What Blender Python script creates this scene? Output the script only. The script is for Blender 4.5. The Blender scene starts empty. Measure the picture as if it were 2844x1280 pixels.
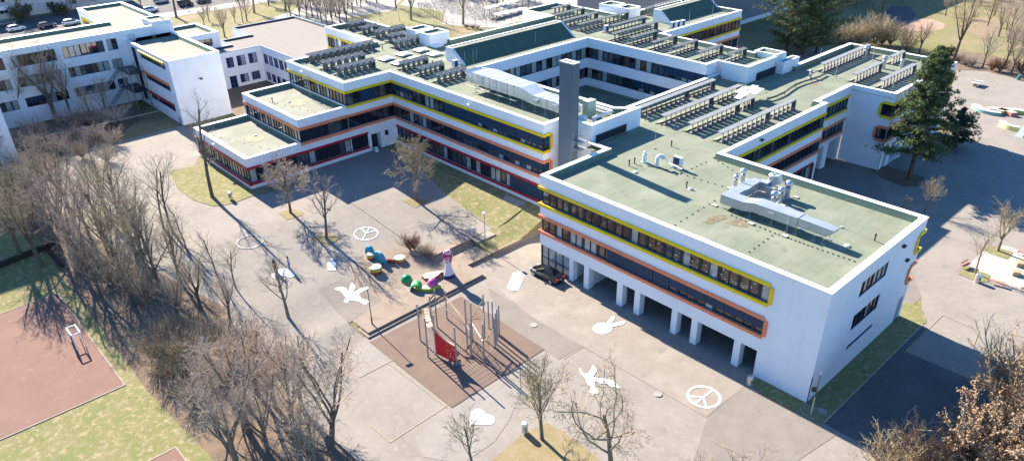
import bpy, bmesh, math, random
from mathutils import Vector, Matrix
R=math.radians; PI=math.pi
random.seed(7)
sc=bpy.context.scene; COL=sc.collection
# ------------------------------------------------------------------ camera (solved from the building's edges)
CF,CX,CY=2049.3,1422.1,713.1
_p,_r,_y=R(30.250),R(-1.185),R(137.726); CAM=Vector((20.61,-55.69,47.29))
FW=Vector((math.cos(_p)*math.cos(_y),math.cos(_p)*math.sin(_y),-math.sin(_p)))
RT=Vector((math.sin(_y),-math.cos(_y),0)); UP=RT.cross(FW)
R2=math.cos(_r)*RT+math.sin(_r)*UP; U2=-math.sin(_r)*RT+math.cos(_r)*UP
cd=bpy.data.cameras.new('camera'); cam=bpy.data.objects.new('camera',cd); COL.objects.link(cam)
cam.matrix_world=Matrix(((R2.x,U2.x,-FW.x,CAM.x),(R2.y,U2.y,-FW.y,CAM.y),(R2.z,U2.z,-FW.z,CAM.z),(0,0,0,1)))
cd.sensor_fit='HORIZONTAL'; cd.sensor_width=36; cd.lens=36*CF/2844
cd.shift_x=(1422-CX)/2844; cd.shift_y=(CY-640)/2844; cd.clip_end=3000; cd.clip_start=.5
sc.camera=cam
# ------------------------------------------------------------------ light
SUN_EL=30.5; sd=Vector((1,-.10,-math.tan(R(SUN_EL))*1.003)).normalized()
w=bpy.data.worlds.new('World'); sc.world=w; w.use_nodes=True
nt=w.node_tree; bg=nt.nodes['Background']; sk=nt.nodes.new('ShaderNodeTexSky'); sk.sky_type='NISHITA'; sk.sun_disc=False
sk.sun_elevation=R(SUN_EL); sk.sun_rotation=math.atan2(-1,.10)%(2*PI); sk.air_density=1.2; sk.dust_density=.6; sk.ozone_density=3.0
tint=nt.nodes.new('ShaderNodeMix'); tint.data_type='RGBA'; tint.blend_type='MULTIPLY'; tint.inputs[0].default_value=1; tint.inputs[7].default_value=(.55,.98,1.45,1); nt.links.new(sk.outputs[0],tint.inputs[6]); nt.links.new(tint.outputs[2],bg.inputs[0]); bg.inputs[1].default_value=.057
sl=bpy.data.lights.new('sun','SUN'); so=bpy.data.objects.new('sun',sl); COL.objects.link(so)
sl.energy=5.0; sl.angle=R(.5); sl.color=(1,.90,.74); so.rotation_euler=sd.to_track_quat('-Z','Y').to_euler()
vs=sc.view_settings; vs.view_transform='Standard'; vs.look='None'; vs.exposure=1.76; vs.gamma=1; vs.use_curve_mapping=False
# ------------------------------------------------------------------ terrain height and picture -> place
def sm(t): t=max(0,min(1,t)); return t*t*(3-2*t)
def g(x,y):
    if x>-35.4 or y>30: return 0.0 if x>-60 else 2.2*sm((-60-x)/12)
    r=.36*sm((-37.6-x)/4)+.6*sm((-42.5-x)/8)+1.24*sm((-47-x)/20)
    r*=sm((y+46)/16)
    f=sm((-72-x)/22); r=r*(1-f)+2.2*f
    if y>-9.5 and x>-45.2:
        if y<-3.0 or x>-41.25: return 0.0
        b=.5+.45*sm((-41.25-x)/4); return b+(2.2-b)*sm((y-1.5)/6.5)
    if y>-9.5 and x<=-45.2:
        k=sm((y+16)/6.5); rp=.95+1.25*sm((-46-x)/20); r=max(r,rp) if y>-9.5 else r
        r=max(r,r+(2.2-r)*sm((y-1)/6.5))
    return r
def at(u,v,z=None):
    d=FW+R2*((u-CX)/CF)-U2*((v-CY)/CF)
    zz=z if z is not None else 0.0
    for _ in range(1 if z is not None else 14):
        s=(zz-CAM.z)/d.z; q=CAM+d*s
        if z is None: zz=g(q.x,q.y)
    return Vector((q.x,q.y,zz))
_k=711/1717
REG={}
for _n,_yy in (('a',0),('b',400),('c',800)):
    for _i,_xx in enumerate((0,600,1200,1800,2133)): REG[_n+str(_i)]=(_xx,_yy,_k)
REG.update(ZA=(1450,300,400/1717),ZB=(1750,100,400/1717),ZC=(520,200,400/1717),ZD=(780,80,400/1717),ZE=(2200,80,400/1717),ZF=(1980,320,620/1996),
 CT=(980,680,440/1700),CS=(1180,600,360/1738),MAT=(1130,800,420/1352),PE=(720,640,330/1594),CAR=(1440,640,220/1417),SC=(1000,680,260/1674),
 N=(1460,0,640/2576),U=(1250,150,410/1901),V=(1980,470,360/1814),X=(1720,400,280/1803),T0=(0,0,330/2390),T1=(330,0,370/2576),T2=(700,0,400/2576),T3=(1030,0,440/2576),T4=(1900,0,944/2576),
 RP=(2540,560,304/1174),SK=(2560,160,284/1176),GR=(0,400,400/1545),full=(0,0,1),ov=(0,0,2844/2575))
def px(reg,x,y): a=REG[reg]; return a[0]+x*a[2],a[1]+y*a[2]
def P(reg,x,y,z=None): return at(*px(reg,x,y),z)
def scr(p):
    d=Vector(p)-CAM; w_=d.dot(FW); return CX+CF*d.dot(R2)/w_, CY-CF*d.dot(U2)/w_
def height_of(base,reg,x,y):
    v=px(reg,x,y)[1]; lo,hi=-1,40
    for _ in range(40):
        m=(lo+hi)/2
        if scr((base[0],base[1],base[2]+m))[1]>v: lo=m
        else: hi=m
    return lo
# ------------------------------------------------------------------ materials
MATS={}
def node(nt,t,**kw):
    n=nt.nodes.new(t)
    for k,v in kw.items(): setattr(n,k,v)
    return n
def M(name,col,col2=None,rough=.85,scale=3.0,amt=1.0,detail=6,bump=0.0,bscale=None,spec=.3,metal=0.0,lo=.35,hi=.65,layers=(),emit=None):
    """principled material; base colour drifts from col to col2 with world-space noise; layers = extra (colour,scale,lo,hi) noise patches"""
    if name in MATS: return MATS[name]
    m=bpy.data.materials.new(name); m.use_nodes=True; nt=m.node_tree; b=nt.nodes['Principled BSDF']
    b.inputs['Roughness'].default_value=rough; b.inputs['Metallic'].default_value=metal; b.inputs['Specular IOR Level'].default_value=spec
    b.inputs['Base Color'].default_value=(*col,1); m.diffuse_color=(*col,1)
    geo=node(nt,'ShaderNodeNewGeometry')
    def nz(s,d=detail):
        n=node(nt,'ShaderNodeTexNoise'); n.inputs['Scale'].default_value=s; n.inputs['Detail'].default_value=d; n.inputs['Roughness'].default_value=.6
        nt.links.new(geo.outputs['Position'],n.inputs['Vector']); return n.outputs[0]
    def ramp(src,a,c):
        r=node(nt,'ShaderNodeMapRange'); r.inputs[1].default_value=a; r.inputs[2].default_value=c; nt.links.new(src,r.inputs[0]); return r.outputs[0]
    cur=None
    if col2:
        mx=node(nt,'ShaderNodeMix',data_type='RGBA'); mx.inputs[6].default_value=(*col,1); mx.inputs[7].default_value=(*col2,1)
        nt.links.new(ramp(nz(scale),lo,hi),mx.inputs[0]); cur=mx.outputs[2]
    for (c,s,a,e) in layers:
        mx=node(nt,'ShaderNodeMix',data_type='RGBA'); mx.inputs[6].default_value=(*col,1); mx.inputs[7].default_value=(*c,1)
        if cur: nt.links.new(cur,mx.inputs[6])
        nt.links.new(ramp(nz(s),a,e),mx.inputs[0]); cur=mx.outputs[2]
    if cur: nt.links.new(cur,b.inputs['Base Color'])
    if bump:
        bp=node(nt,'ShaderNodeBump'); bp.inputs['Strength'].default_value=bump; bp.inputs['Distance'].default_value=.057
        nt.links.new(nz(bscale or scale*4),bp.inputs['Height']); nt.links.new(bp.outputs[0],b.inputs['Normal'])
    MATS[name]=m; m['_cur']=0
    return m
def bricks(name,col,col2,mortar,bw,rh,ms,swap=False,rough=.9,patches=(),rot=0):
    """sheets / pavers laid in courses, world-space"""
    m=M(name,col,rough=rough); nt=m.node_tree; b=nt.nodes['Principled BSDF']
    geo=node(nt,'ShaderNodeNewGeometry'); sep=node(nt,'ShaderNodeSeparateXYZ'); cmb=node(nt,'ShaderNodeCombineXYZ'); nt.links.new(geo.outputs['Position'],sep.inputs[0])
    nt.links.new(sep.outputs[1 if swap else 0],cmb.inputs[0]); nt.links.new(sep.outputs[0 if swap else 1],cmb.inputs[1])
    br=node(nt,'ShaderNodeTexBrick'); br.inputs['Color1'].default_value=(*col,1); br.inputs['Color2'].default_value=(*col2,1); br.inputs['Mortar'].default_value=(*mortar,1)
    br.inputs['Scale'].default_value=1; br.inputs['Brick Width'].default_value=bw; br.inputs['Row Height'].default_value=rh; br.inputs['Mortar Size'].default_value=ms; br.inputs['Mortar Smooth'].default_value=.3
    nt.links.new(cmb.outputs[0],br.inputs[0]); cur=br.outputs[0]
    for (c,s,a,e) in patches:
        n=node(nt,'ShaderNodeTexNoise'); n.inputs['Scale'].default_value=s; n.inputs['Detail'].default_value=7; nt.links.new(geo.outputs['Position'],n.inputs['Vector'])
        r=node(nt,'ShaderNodeMapRange'); r.inputs[1].default_value=a; r.inputs[2].default_value=e; nt.links.new(n.outputs[0],r.inputs[0])
        mx=node(nt,'ShaderNodeMix',data_type='RGBA'); nt.links.new(cur,mx.inputs[6]); mx.inputs[7].default_value=(*c,1); nt.links.new(r.outputs[0],mx.inputs[0]); cur=mx.outputs[2]
    nt.links.new(cur,b.inputs['Base Color']); return m
def s2l(r,g_,b): 
    f=lambda c:(c/255/12.92) if c/255<.04045 else ((c/255+.055)/1.055)**2.4
    return (f(r),f(g_),f(b))
WHITE=M('white_render',(.85,.855,.865),(.80,.81,.825),rough=.9,scale=.35,layers=(((.72,.72,.715),.9,.60,.85),))
def streaks(m,k=.94):
    nt=m.node_tree; b=nt.nodes['Principled BSDF']; src=b.inputs['Base Color'].links[0].from_socket; geo=node(nt,'ShaderNodeNewGeometry'); mp=node(nt,'ShaderNodeMapping'); mp.inputs['Scale'].default_value=(1.6,1.6,.12); nt.links.new(geo.outputs['Position'],mp.inputs[0])
    n=node(nt,'ShaderNodeTexNoise'); n.inputs['Scale'].default_value=1.0; n.inputs['Detail'].default_value=5; nt.links.new(mp.outputs[0],n.inputs['Vector']); r=node(nt,'ShaderNodeMapRange'); r.inputs[1].default_value=.52; r.inputs[2].default_value=.78; r.inputs[3].default_value=1; r.inputs[4].default_value=k; nt.links.new(n.outputs[0],r.inputs[0])
    mx=node(nt,'ShaderNodeMix',data_type='RGBA',blend_type='MULTIPLY'); mx.inputs[0].default_value=1; nt.links.new(src,mx.inputs[6]); nt.links.new(r.outputs[0],mx.inputs[7]); nt.links.new(mx.outputs[2],b.inputs['Base Color'])
streaks(WHITE)
COPE=M('white_coping',(.84,.84,.83),(.78,.78,.77),rough=.5,scale=1.2)
DECK=bricks('bitumen_green',(.184,.208,.148),(.16,.184,.128),(.10,.12,.084),7.5,1.0,.022,swap=True,patches=(((.225,.24,.18),.25,.45,.7),((.16,.158,.115),.12,.58,.74),((.20,.15,.105),.17,.66,.75),((.145,.165,.115),.6,.60,.72)))
DECK2=bricks('bitumen_pale',(.235,.236,.186),(.208,.21,.164),(.15,.15,.116),7.5,1.0,.02,swap=True,patches=(((.265,.262,.215),.3,.45,.7),((.22,.175,.125),.22,.64,.74),((.2,.2,.15),.6,.6,.72)))
FLASH=M('bitumen_flashing',(.12,.18,.13),(.16,.22,.16),scale=1.2,rough=.8)
GRAVEL=M('roof_gravel',(.25,.222,.20),(.175,.153,.138),scale=6,rough=.95,layers=(((.40,.34,.29),14,.55,.7),((.20,.15,.12),.3,.6,.8)))
YEL=M('yellow_trim',(.86,.59,.01),(.80,.54,.01),rough=.45,scale=.8)
ORA=M('orange_trim',(.84,.25,.11),(.78,.22,.09),rough=.45,scale=.8)
RED=M('red_trim',(.42,.012,.03),(.36,.01,.024),rough=.45,scale=.8)
FRAME=M('window_frame_dark',(.022,.028,.038),rough=.4)
BLUEF=M('window_frame_blue',(.02,.05,.28),rough=.4)
BLIND=M('blind_slats',(.010,.036,.08),(.014,.046,.10),rough=.45,scale=.6)
GL_D=M('glass_dark',(.010,.016,.026),rough=.03,spec=.9)
GL_M=M('glass_mid',(.085,.105,.115),(.035,.045,.055),rough=.04,spec=.9,scale=.9)
GL_W=M('glass_warm',(.15,.085,.055),(.06,.035,.025),rough=.05,spec=.8,scale=1.3)
GL_L=M('glass_curtain',(.42,.44,.43),(.28,.30,.30),rough=.15,spec=.8,scale=1.5)
METAL=M('galvanised',(.62,.64,.66),(.50,.52,.55),rough=.38,metal=.75,scale=1.5,spec=.5)
STEEL=M('grey_steel',(.36,.37,.38),(.30,.31,.32),rough=.45,metal=.35,scale=2)
DARK=M('dark_metal',(.03,.032,.036),rough=.5)
CONC=M('concrete',(.33,.32,.30),(.26,.25,.235),scale=2,rough=.9)
ASPH=M('asphalt',(.266,.236,.206),(.226,.201,.177),rough=.95,scale=.22,bump=.15,bscale=18,layers=(((.29,.26,.235),1.3,.52,.75),((.20,.174,.15),.45,.60,.75),((.37,.325,.28),26,.66,.74)))
ASPH_D=M('asphalt_dark',(.225,.197,.170),(.192,.17,.148),rough=.95,scale=.5,layers=(((.18,.165,.15),2.3,.55,.75),((.26,.24,.22),24,.67,.74)))
ASPH_L=M('asphalt_pale',(.275,.248,.226),(.235,.211,.192),rough=.95,scale=.4,layers=(((.29,.27,.25),1.9,.55,.75),((.17,.155,.14),.7,.6,.75)))
ROAD=M('road_asphalt',(.115,.110,.108),(.09,.088,.086),rough=.95,scale=.4,layers=(((.14,.134,.13),5,.55,.7),))
COURT=M('tan_paving',(.285,.225,.178),(.235,.185,.146),rough=.95,scale=.5,layers=(((.28,.23,.19),2.1,.55,.75),((.17,.135,.105),.9,.6,.75),((.32,.28,.23),22,.66,.74)))
SOIL=M('leaf_litter',(.19,.135,.095),(.13,.096,.068),rough=1,scale=.5,layers=(((.24,.165,.11),7,.56,.66),((.30,.22,.15),19,.60,.68),((.05,.036,.025),3,.62,.72)))
GRASS=M('grass',(.14,.16,.05),(.205,.18,.085),rough=1,scale=.45,layers=(((.31,.245,.155),1.6,.50,.66),((.085,.12,.025),5,.58,.68),((.40,.32,.22),15,.58,.66)))
GRASS_D=M('dry_grass',(.275,.21,.125),(.215,.175,.085),rough=1,scale=.6,layers=(((.28,.225,.13),3,.55,.7),((.09,.10,.03),8,.60,.70)))
PARK=M('park_grass',(.17,.165,.062),(.225,.19,.10),rough=1,scale=.06,layers=(((.27,.20,.12),.15,.52,.68),((.10,.12,.035),.9,.58,.7),((.25,.21,.13),6,.62,.7)))
REDC=M('red_court',(.225,.135,.108),(.195,.115,.092),rough=1,scale=.3,layers=(((.26,.17,.14),1.2,.55,.75),((.16,.09,.07),7,.60,.70),((.30,.2,.165),20,.62,.7)))
MATB=M('rubber_mat',(.185,.132,.105),(.158,.112,.09),rough=1,scale=.6,layers=(((.21,.145,.11),20,.6,.7),))
KERB=M('kerb_stone',(.33,.29,.25),(.27,.235,.20),rough=.9,scale=2)
PAVE=bricks('yard_pavers',(.278,.24,.206),(.252,.218,.187),(.19,.163,.138),.42,.21,.012,patches=(((.31,.275,.235),.35,.5,.75),((.21,.18,.15),.8,.58,.75),((.16,.135,.11),3.5,.66,.74)))
PAVE2=bricks('pale_slabs',(.42,.385,.34),(.39,.355,.31),(.26,.235,.205),1.0,1.0,.03,patches=(((.46,.43,.385),.7,.5,.75),))
PAINT=M('white_chalk',(.80,.80,.79),(.72,.72,.71),rough=.9,scale=3,layers=(((.42,.39,.36),2.6,.63,.76),((.40,.37,.34),14,.66,.74)))
PAINT_Y=M('yellow_line',(.42,.33,.16),(.30,.25,.16),rough=.9,scale=2)
def cracks(m,sc_=.16,w_=.0045,k=.72):
    nt=m.node_tree; b=nt.nodes['Principled BSDF']; src=b.inputs['Base Color'].links[0].from_socket; geo=node(nt,'ShaderNodeNewGeometry')
    n=node(nt,'ShaderNodeTexNoise'); n.inputs['Scale'].default_value=.9; n.inputs['Detail'].default_value=5; nt.links.new(geo.outputs['Position'],n.inputs['Vector'])
    va=node(nt,'ShaderNodeVectorMath',operation='MULTIPLY_ADD'); nt.links.new(n.outputs['Color'],va.inputs[0]); va.inputs[1].default_value=(1.6,1.6,0); nt.links.new(geo.outputs['Position'],va.inputs[2])
    v=node(nt,'ShaderNodeTexVoronoi',feature='DISTANCE_TO_EDGE'); v.inputs['Scale'].default_value=sc_; nt.links.new(va.outputs[0],v.inputs['Vector'])
    r=node(nt,'ShaderNodeMapRange'); r.inputs[1].default_value=0; r.inputs[2].default_value=w_; r.inputs[3].default_value=k; r.inputs[4].default_value=1; nt.links.new(v.outputs['Distance'],r.inputs[0])
    mx=node(nt,'ShaderNodeMix',data_type='RGBA',blend_type='MULTIPLY'); mx.inputs[0].default_value=1; nt.links.new(src,mx.inputs[6]); nt.links.new(r.outputs[0],mx.inputs[7]); nt.links.new(mx.outputs[2],b.inputs['Base Color'])
for m_ in (ASPH,ASPH_D,ASPH_L,COURT,ROAD): cracks(m_)
# ------------------------------------------------------------------ mesh builder
class MB:
    def __init__(s): s.v=[]; s.f=[]; s.m=[]
    def quad(s,a,b,c,d,mi=0):
        i=len(s.v); s.v+=[tuple(a),tuple(b),tuple(c),tuple(d)]; s.f.append((i,i+1,i+2,i+3)); s.m.append(mi)
    def poly(s,pts,mi=0):
        i=len(s.v); s.v+=[tuple(p) for p in pts]; s.f.append(tuple(range(i,i+len(pts)))); s.m.append(mi)
    def obox(s,c,ax,ay,az,mi=0):
        c,ax,ay,az=Vector(c),Vector(ax),Vector(ay),Vector(az); i=len(s.v)
        for sx in(-1,1):
            for sy in(-1,1):
                for sz in(-1,1): s.v.append(tuple(c+ax*sx+ay*sy+az*sz))
        for q in((0,1,3,2),(4,6,7,5),(0,4,5,1),(2,3,7,6),(0,2,6,4),(1,5,7,3)): s.f.append(tuple(i+k for k in q)); s.m.append(mi)
    def box(s,x0,x1,y0,y1,z0,z1,mi=0): s.obox(((x0+x1)/2,(y0+y1)/2,(z0+z1)/2),((x1-x0)/2,0,0),(0,(y1-y0)/2,0),(0,0,(z1-z0)/2),mi)
    def prism(s,poly,z0,z1,mi=0,bottom=False):
        n=len(poly); i=len(s.v); s.v+=[(p[0],p[1],z0) for p in poly]+[(p[0],p[1],z1) for p in poly]
        for k in range(n): s.f.append((i+k,i+(k+1)%n,i+n+(k+1)%n,i+n+k)); s.m.append(mi)
        s.f.append(tuple(i+n+k for k in range(n))); s.m.append(mi)
        if bottom: s.f.append(tuple(i+n-1-k for k in range(n))); s.m.append(mi)
    def tube(s,p0,p1,r0,r1=None,n=6,mi=0,caps=True):
        p0,p1=Vector(p0),Vector(p1); r1=r0 if r1 is None else r1; d=p1-p0
        if d.length<1e-6: return
        d.normalize(); a=d.orthogonal().normalized(); b=d.cross(a); i=len(s.v)
        for p,r in((p0,r0),(p1,r1)):
            for k in range(n): t=2*PI*k/n; s.v.append(tuple(p+a*(r*math.cos(t))+b*(r*math.sin(t))))
        for k in range(n): s.f.append((i+k,i+(k+1)%n,i+n+(k+1)%n,i+n+k)); s.m.append(mi)
        if caps: s.f.append(tuple(i+n-1-k for k in range(n))); s.m.append(mi); s.f.append(tuple(i+n+k for k in range(n))); s.m.append(mi)
    def path(s,pts,rad,n=5,mi=0):
        for k in range(len(pts)-1):
            r0=rad[k] if hasattr(rad,'__len__') else rad; r1=rad[k+1] if hasattr(rad,'__len__') else rad
            s.tube(pts[k],pts[k+1],r0,r1,n,mi,caps=True)
    def lathe(s,c,prof,n=12,mi=0,sx=1,sy=1,mids=None):
        c=Vector(c); i=len(s.v)
        for r,z in prof:
            for k in range(n): t=2*PI*k/n; s.v.append((c.x+r*sx*math.cos(t),c.y+r*sy*math.sin(t),c.z+z))
        for j in range(len(prof)-1):
            for k in range(n): s.f.append((i+j*n+k,i+j*n+(k+1)%n,i+(j+1)*n+(k+1)%n,i+(j+1)*n+k)); s.m.append(mids[j] if mids else mi)
        s.f.append(tuple(i+(len(prof)-1)*n+k for k in range(n))); s.m.append(mids[-1] if mids else mi)
        s.f.append(tuple(i+n-1-k for k in range(n))); s.m.append(mids[0] if mids else mi)
    def build(s,name,mats,parent=None,smooth=False,kind=None,loc=None):
        me=bpy.data.meshes.new(name)
        o_=Vector(loc) if loc is not None else (Vector(parent['_o']) if parent is not None and '_o' in parent else None)
        v=s.v if o_ is None else [(a[0]-o_.x,a[1]-o_.y,a[2]-o_.z) for a in s.v]
        me.from_pydata(v,[],s.f)
        mats=mats if isinstance(mats,(list,tuple)) else [mats]
        for m in mats: me.materials.append(m)
        if len(mats)>1: me.polygons.foreach_set('material_index',s.m)
        if smooth: me.polygons.foreach_set('use_smooth',[True]*len(me.polygons))
        me.update()
        o=bpy.data.objects.new(name,me); COL.objects.link(o)
        if parent is not None: o.parent=parent; 
        if parent is None and o_ is not None: o.location=o_
        if parent is not None and parent.type=='MESH' and '_o' not in parent: pass
        if o_ is not None: o['_o']=tuple(o_)
        if kind: o['kind']=kind
        return o
def thing(name,label,cat,loc,group=None):
    o=bpy.data.objects.new(name,None); COL.objects.link(o); o.location=loc; o['_o']=tuple(loc); o.empty_display_size=.3
    o['label']=label; o['category']=cat
    if group: o['group']=group
    return o
def tag(o,label,cat,group=None):
    o['label']=label; o['category']=cat
    if group: o['group']=group
    return o
def solo(mb,name,mats,label,cat,loc,group=None,smooth=False): return tag(mb.build(name,mats,None,smooth,loc=loc),label,cat,group)
def copy_tree(o,parent=None):
    c=o.copy(); COL.objects.link(c)
    if parent is not None: c.parent=parent
    for ch in o.children: copy_tree(ch,c)
    return c
ORD=['first','second','third','fourth','fifth','sixth','seventh','eighth','ninth','tenth','eleventh','twelfth','thirteenth','fourteenth','fifteenth','sixteenth','seventeenth','eighteenth','nineteenth','twentieth']
def nth(i): return ORD[i] if i<20 else ('%dth'%(i+1) if (i+1)%10 not in(1,2,3) else '%d%s'%(i+1,{1:'st',2:'nd',3:'rd'}[(i+1)%10]))
def bevel(o,wd=.02,seg=2):
    m=o.modifiers.new('bevel','BEVEL'); m.width=wd; m.segments=seg; m.limit_method='ANGLE'; return o
# ------------------------------------------------------------------ ground
def lines(a,b,st,extra): 
    n=int(round((b-a)/st)); return sorted(set([round(a+i*st,3) for i in range(n+1)]+extra))
GX=[-900,-600,-420,-320,-260,-220,-180,-150,-130,-115]+lines(-105,-30,1,[-45.21,-45.19,-41.26,-41.24,-37.6,-35.41,-35.39])+[-26,-20,-10,0,20,60,120,250,500]
GY=[-500,-250,-140,-100,-80,-70]+lines(-62,10,1,[-9.51,-9.49,-3.01,-2.99])+[14,18,22,26,30,30.01,40,60,80,110,150,220,320,500,800]
gm=MB()
gm.v=[(x,y,g(x,y)) for y in GY for x in GX]; nx=len(GX)
for j in range(len(GY)-1):
    for i in range(nx-1):
        a=j*nx+i; gm.f.append((a,a+1,a+nx+1,a+nx)); gm.m.append(0)
gm.build('ground',PARK,kind='structure')
def drape(name,pts,mat,off,z=None,kind='structure',hole=None):
    """flat sheet laid on the terrain, given by its outline in plan"""
    bm=bmesh.new(); vs_=[bm.verts.new((p[0],p[1],0)) for p in pts]; f=bm.faces.new(vs_); f.normal_update()
    if f.normal.z<0: f.normal_flip()
    bmesh.ops.triangulate(bm,faces=bm.faces[:])
    xs=[p[0] for p in pts]; ys=[p[1] for p in pts]
    if z is None and min(xs)<-35 and min(ys)<30:
        for lst,ax in((GX,0),(GY,1)):
            lo,hi=(min(xs),max(xs)) if ax==0 else (min(ys),max(ys))
            for c in lst:
                if lo<c<hi:
                    bmesh.ops.bisect_plane(bm,geom=bm.verts[:]+bm.edges[:]+bm.faces[:],plane_co=(c,0,0) if ax==0 else (0,c,0),plane_no=(1,0,0) if ax==0 else (0,1,0))
    bmesh.ops.remove_doubles(bm,verts=bm.verts[:],dist=2e-3); bmesh.ops.dissolve_degenerate(bm,edges=bm.edges[:],dist=1e-3); bmesh.ops.triangulate(bm,faces=bm.faces[:])
    for v in bm.verts: v.co.z=(g(v.co.x,v.co.y) if z is None else z)+off
    bm.normal_update()
    for f in bm.faces:
        if f.normal.z<0: f.normal_flip()
    me=bpy.data.meshes.new(name); bm.to_mesh(me); bm.free(); me.materials.append(mat)
    o=bpy.data.objects.new(name,me); COL.objects.link(o)
    if kind: o['kind']=kind
    return o
def PL(reg,pts,z=None): return [P(reg,x,y,z) for x,y in pts]
# ------------------------------------------------------------------ ground sheets
S='structure'
drape('plaza_asphalt',[(-41.26,-28),(-41.26,-9.5),(-45.25,-9.5),(-45.25,-2.95),(-45.5,1.0),(-52,1.6),(-60,2.6),(-69.8,5.6),(-77.7,5.6),(-77.7,-17.6),(-96,-17.6),(-99,-10),(-112,-10),(-112,-37),(-95,-41),(-80,-39),(-68,-37),(-58,-35.5),(-50,-33.5)],ASPH,.02)
drape('yard_asphalt',[(-41.3,-28),(-50,-33.6),(-45,-34.6),(-12,-34.7),(20,-34),(20,-1.4),(0,-1.4),(-5.3,-1.3),(-5.35,-8.4),(-28.2,-8.7),(-38,-6.95),(-38,-24.3),(-41.3,-24.3)],ASPH,.02)
drape('courtyard_right_asphalt',[(2.45,-1.3),(2.45,20.6),(.2,26),(-19,57),(-18,84),(-36,84),(-40,130),(10,118),(40,110),(60,30),(45,-1.4)],ASPH,.02)
drape('inner_yard_asphalt',[(-24.2,20.2),(.2,20.2),(.2,26),(-19,57),(-19,58),(-25.6,58)],ASPH_D,.02)
drape('paved_yard',[(-41.2,5.4),(-41.2,-6.8),(-38.1,-6.95),(-28.3,-8.66),(-5.35,-8.4),(-5.35,-1.3),(-5.3,.3),(-1,.3),(-1,12),(-35,12),(-35,5.4)],PAVE,.045,z=0)
drape('court_floor',[(-41.2,-23.7),(-37.9,-23.7),(-38.3,-6.9),(-41.3,-6.9),(-41.3,-2.95),(-45.1,-2.95),(-45.1,-9.5),(-41.5,-9.5)],COURT,.0,z=.388)
drape('court_slope',[(-41.2,-23.7),(-41.2,-9.5),(-49,-9.5),(-52,-14),(-49.5,-18.5)],COURT,.045)
drape('dove_patch',PL('b1',[(685,975),(835,912),(1118,1045),(893,1203)]),ASPH_D,.05)
for nm,pts,m_ in (('asphalt_patch',PL('c2',[(375,0),(480,60),(1005,390),(850,480),(745,408),(450,215)]),ASPH_D),
  ('asphalt_patch',PL('c2',[(140,805),(480,640),(600,690),(520,880),(420,1030),(200,1180),(-60,1130),(-120,1000)]),ASPH_L),
  ('asphalt_patch',PL('c3',[(395,870),(640,655),(1080,870),(1260,985),(1000,1160),(300,1160)]),ASPH_D),
  ('asphalt_patch',PL('c1',[(905,370),(1060,372),(1190,480),(960,600),(870,520)]),ASPH_L)):
    drape(nm,pts,m_,.04)
drape('rubber_mat',[(-36.7,-24.2),(-22.75,-24.35),(-23.0,-11.9),(-36.7,-11.7)],MATB,.07,z=0)
mb=MB()
for a,b in (((-36.75,-24.25),(-22.7,-24.4)),((-22.7,-24.4),(-22.95,-11.85)),((-22.95,-11.85),(-36.75,-11.65)),((-36.75,-11.65),(-36.75,-24.25))):
    d=Vector((b[0]-a[0],b[1]-a[1],0)); n=Vector((d.y,-d.x,0)).normalized(); mb.obox(((a[0]+b[0])/2,(a[1]+b[1])/2,.01),d/2,n*.05,(0,0,.05))
mb.build('rubber_mat_edge',MATB,kind=S)
# steps
mb=MB()
mb.box(-41.0,-37.42,-24.05,-23.7,-.1,.185); mb.prism([(-41.3,-23.7),(-37.42,-23.7),(-37.97,-6.8),(-41.3,-6.8)],-.1,.185)
mb.prism([(-41.6,-23.7),(-37.88,-23.7),(-38.32,-6.9),(-41.6,-6.9)],.185,.368)
mb.prism([(-45.2,-7.0),(-41.15,-7.0),(-41.15,-2.95),(-45.2,-2.95)],-.1,.185); mb.prism([(-45.2,-9.5),(-41.44,-9.5),(-41.4,-3.0),(-45.2,-3.0)],.185,.368)
mb.build('court_steps',COURT,kind=S)
mb=MB()
for i,(x,z0,z1) in enumerate(((-44.62,.37,.58),(-44.93,.58,.79),(-45.22,.79,1.0))): mb.box(x-1.2,x,-9.5,-2.95,z0,z1)
mb.build('plaza_steps',COURT,kind=S)
# bank: retaining wall and grass
mb=MB(); mb.box(-41.4,-41.15,-2.9,5.6,-.1,.58); mb.build('bank_retaining_wall',COURT,kind=S)
mb=MB(); mb.box(-45.5,-44.0,-2.95,-2.65,.3,1.02); mb.box(-44.2,-43.95,-2.65,.2,.3,1.02); mb.prism([(-45.5,-2.65),(-44.2,-2.65),(-44.2,.2),(-45.5,.2)],.3,.97); mb.build('planter_kerb',KERB,kind=S)
drape('bank_grass',[(-41.3,-2.9),(-41.3,5.5),(-41.3,8.3),(-77.5,8.3),(-77.5,5.75),(-69.8,5.6),(-60,2.7),(-52,1.7),(-45.4,1.1),(-43.9,.3),(-43.9,-2.9)],GRASS,.05)
drape('bank_path',PL('b2',[(470,368),(505,345),(625,400),(572,425)]),CONC,.09)
mb=MB()
kp=[(-45.4,1.05),(-52,1.65),(-60,2.65),(-65,4.2),(-69.8,5.55)]
for a,b in zip(kp,kp[1:]):
    d=Vector((b[0]-a[0],b[1]-a[1],g(*b)-g(*a))); n=Vector((d.y,-d.x,0)).normalized(); mb.obox(((a[0]+b[0])/2,(a[1]+b[1])/2,(g(*a)+g(*b))/2+.02),d/2,n*.07,(0,0,.05))
mb.build('lawn_kerb',KERB,kind=S)
drape('front_lawn',[(-96,-17.6),(-77.6,-17.6),(-73,-9)]+PL('b0',[(1690,352),(1560,402),(1430,420),(1300,380),(1190,300),(1130,180)])+[(-92,-20)],GRASS,.075)
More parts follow.
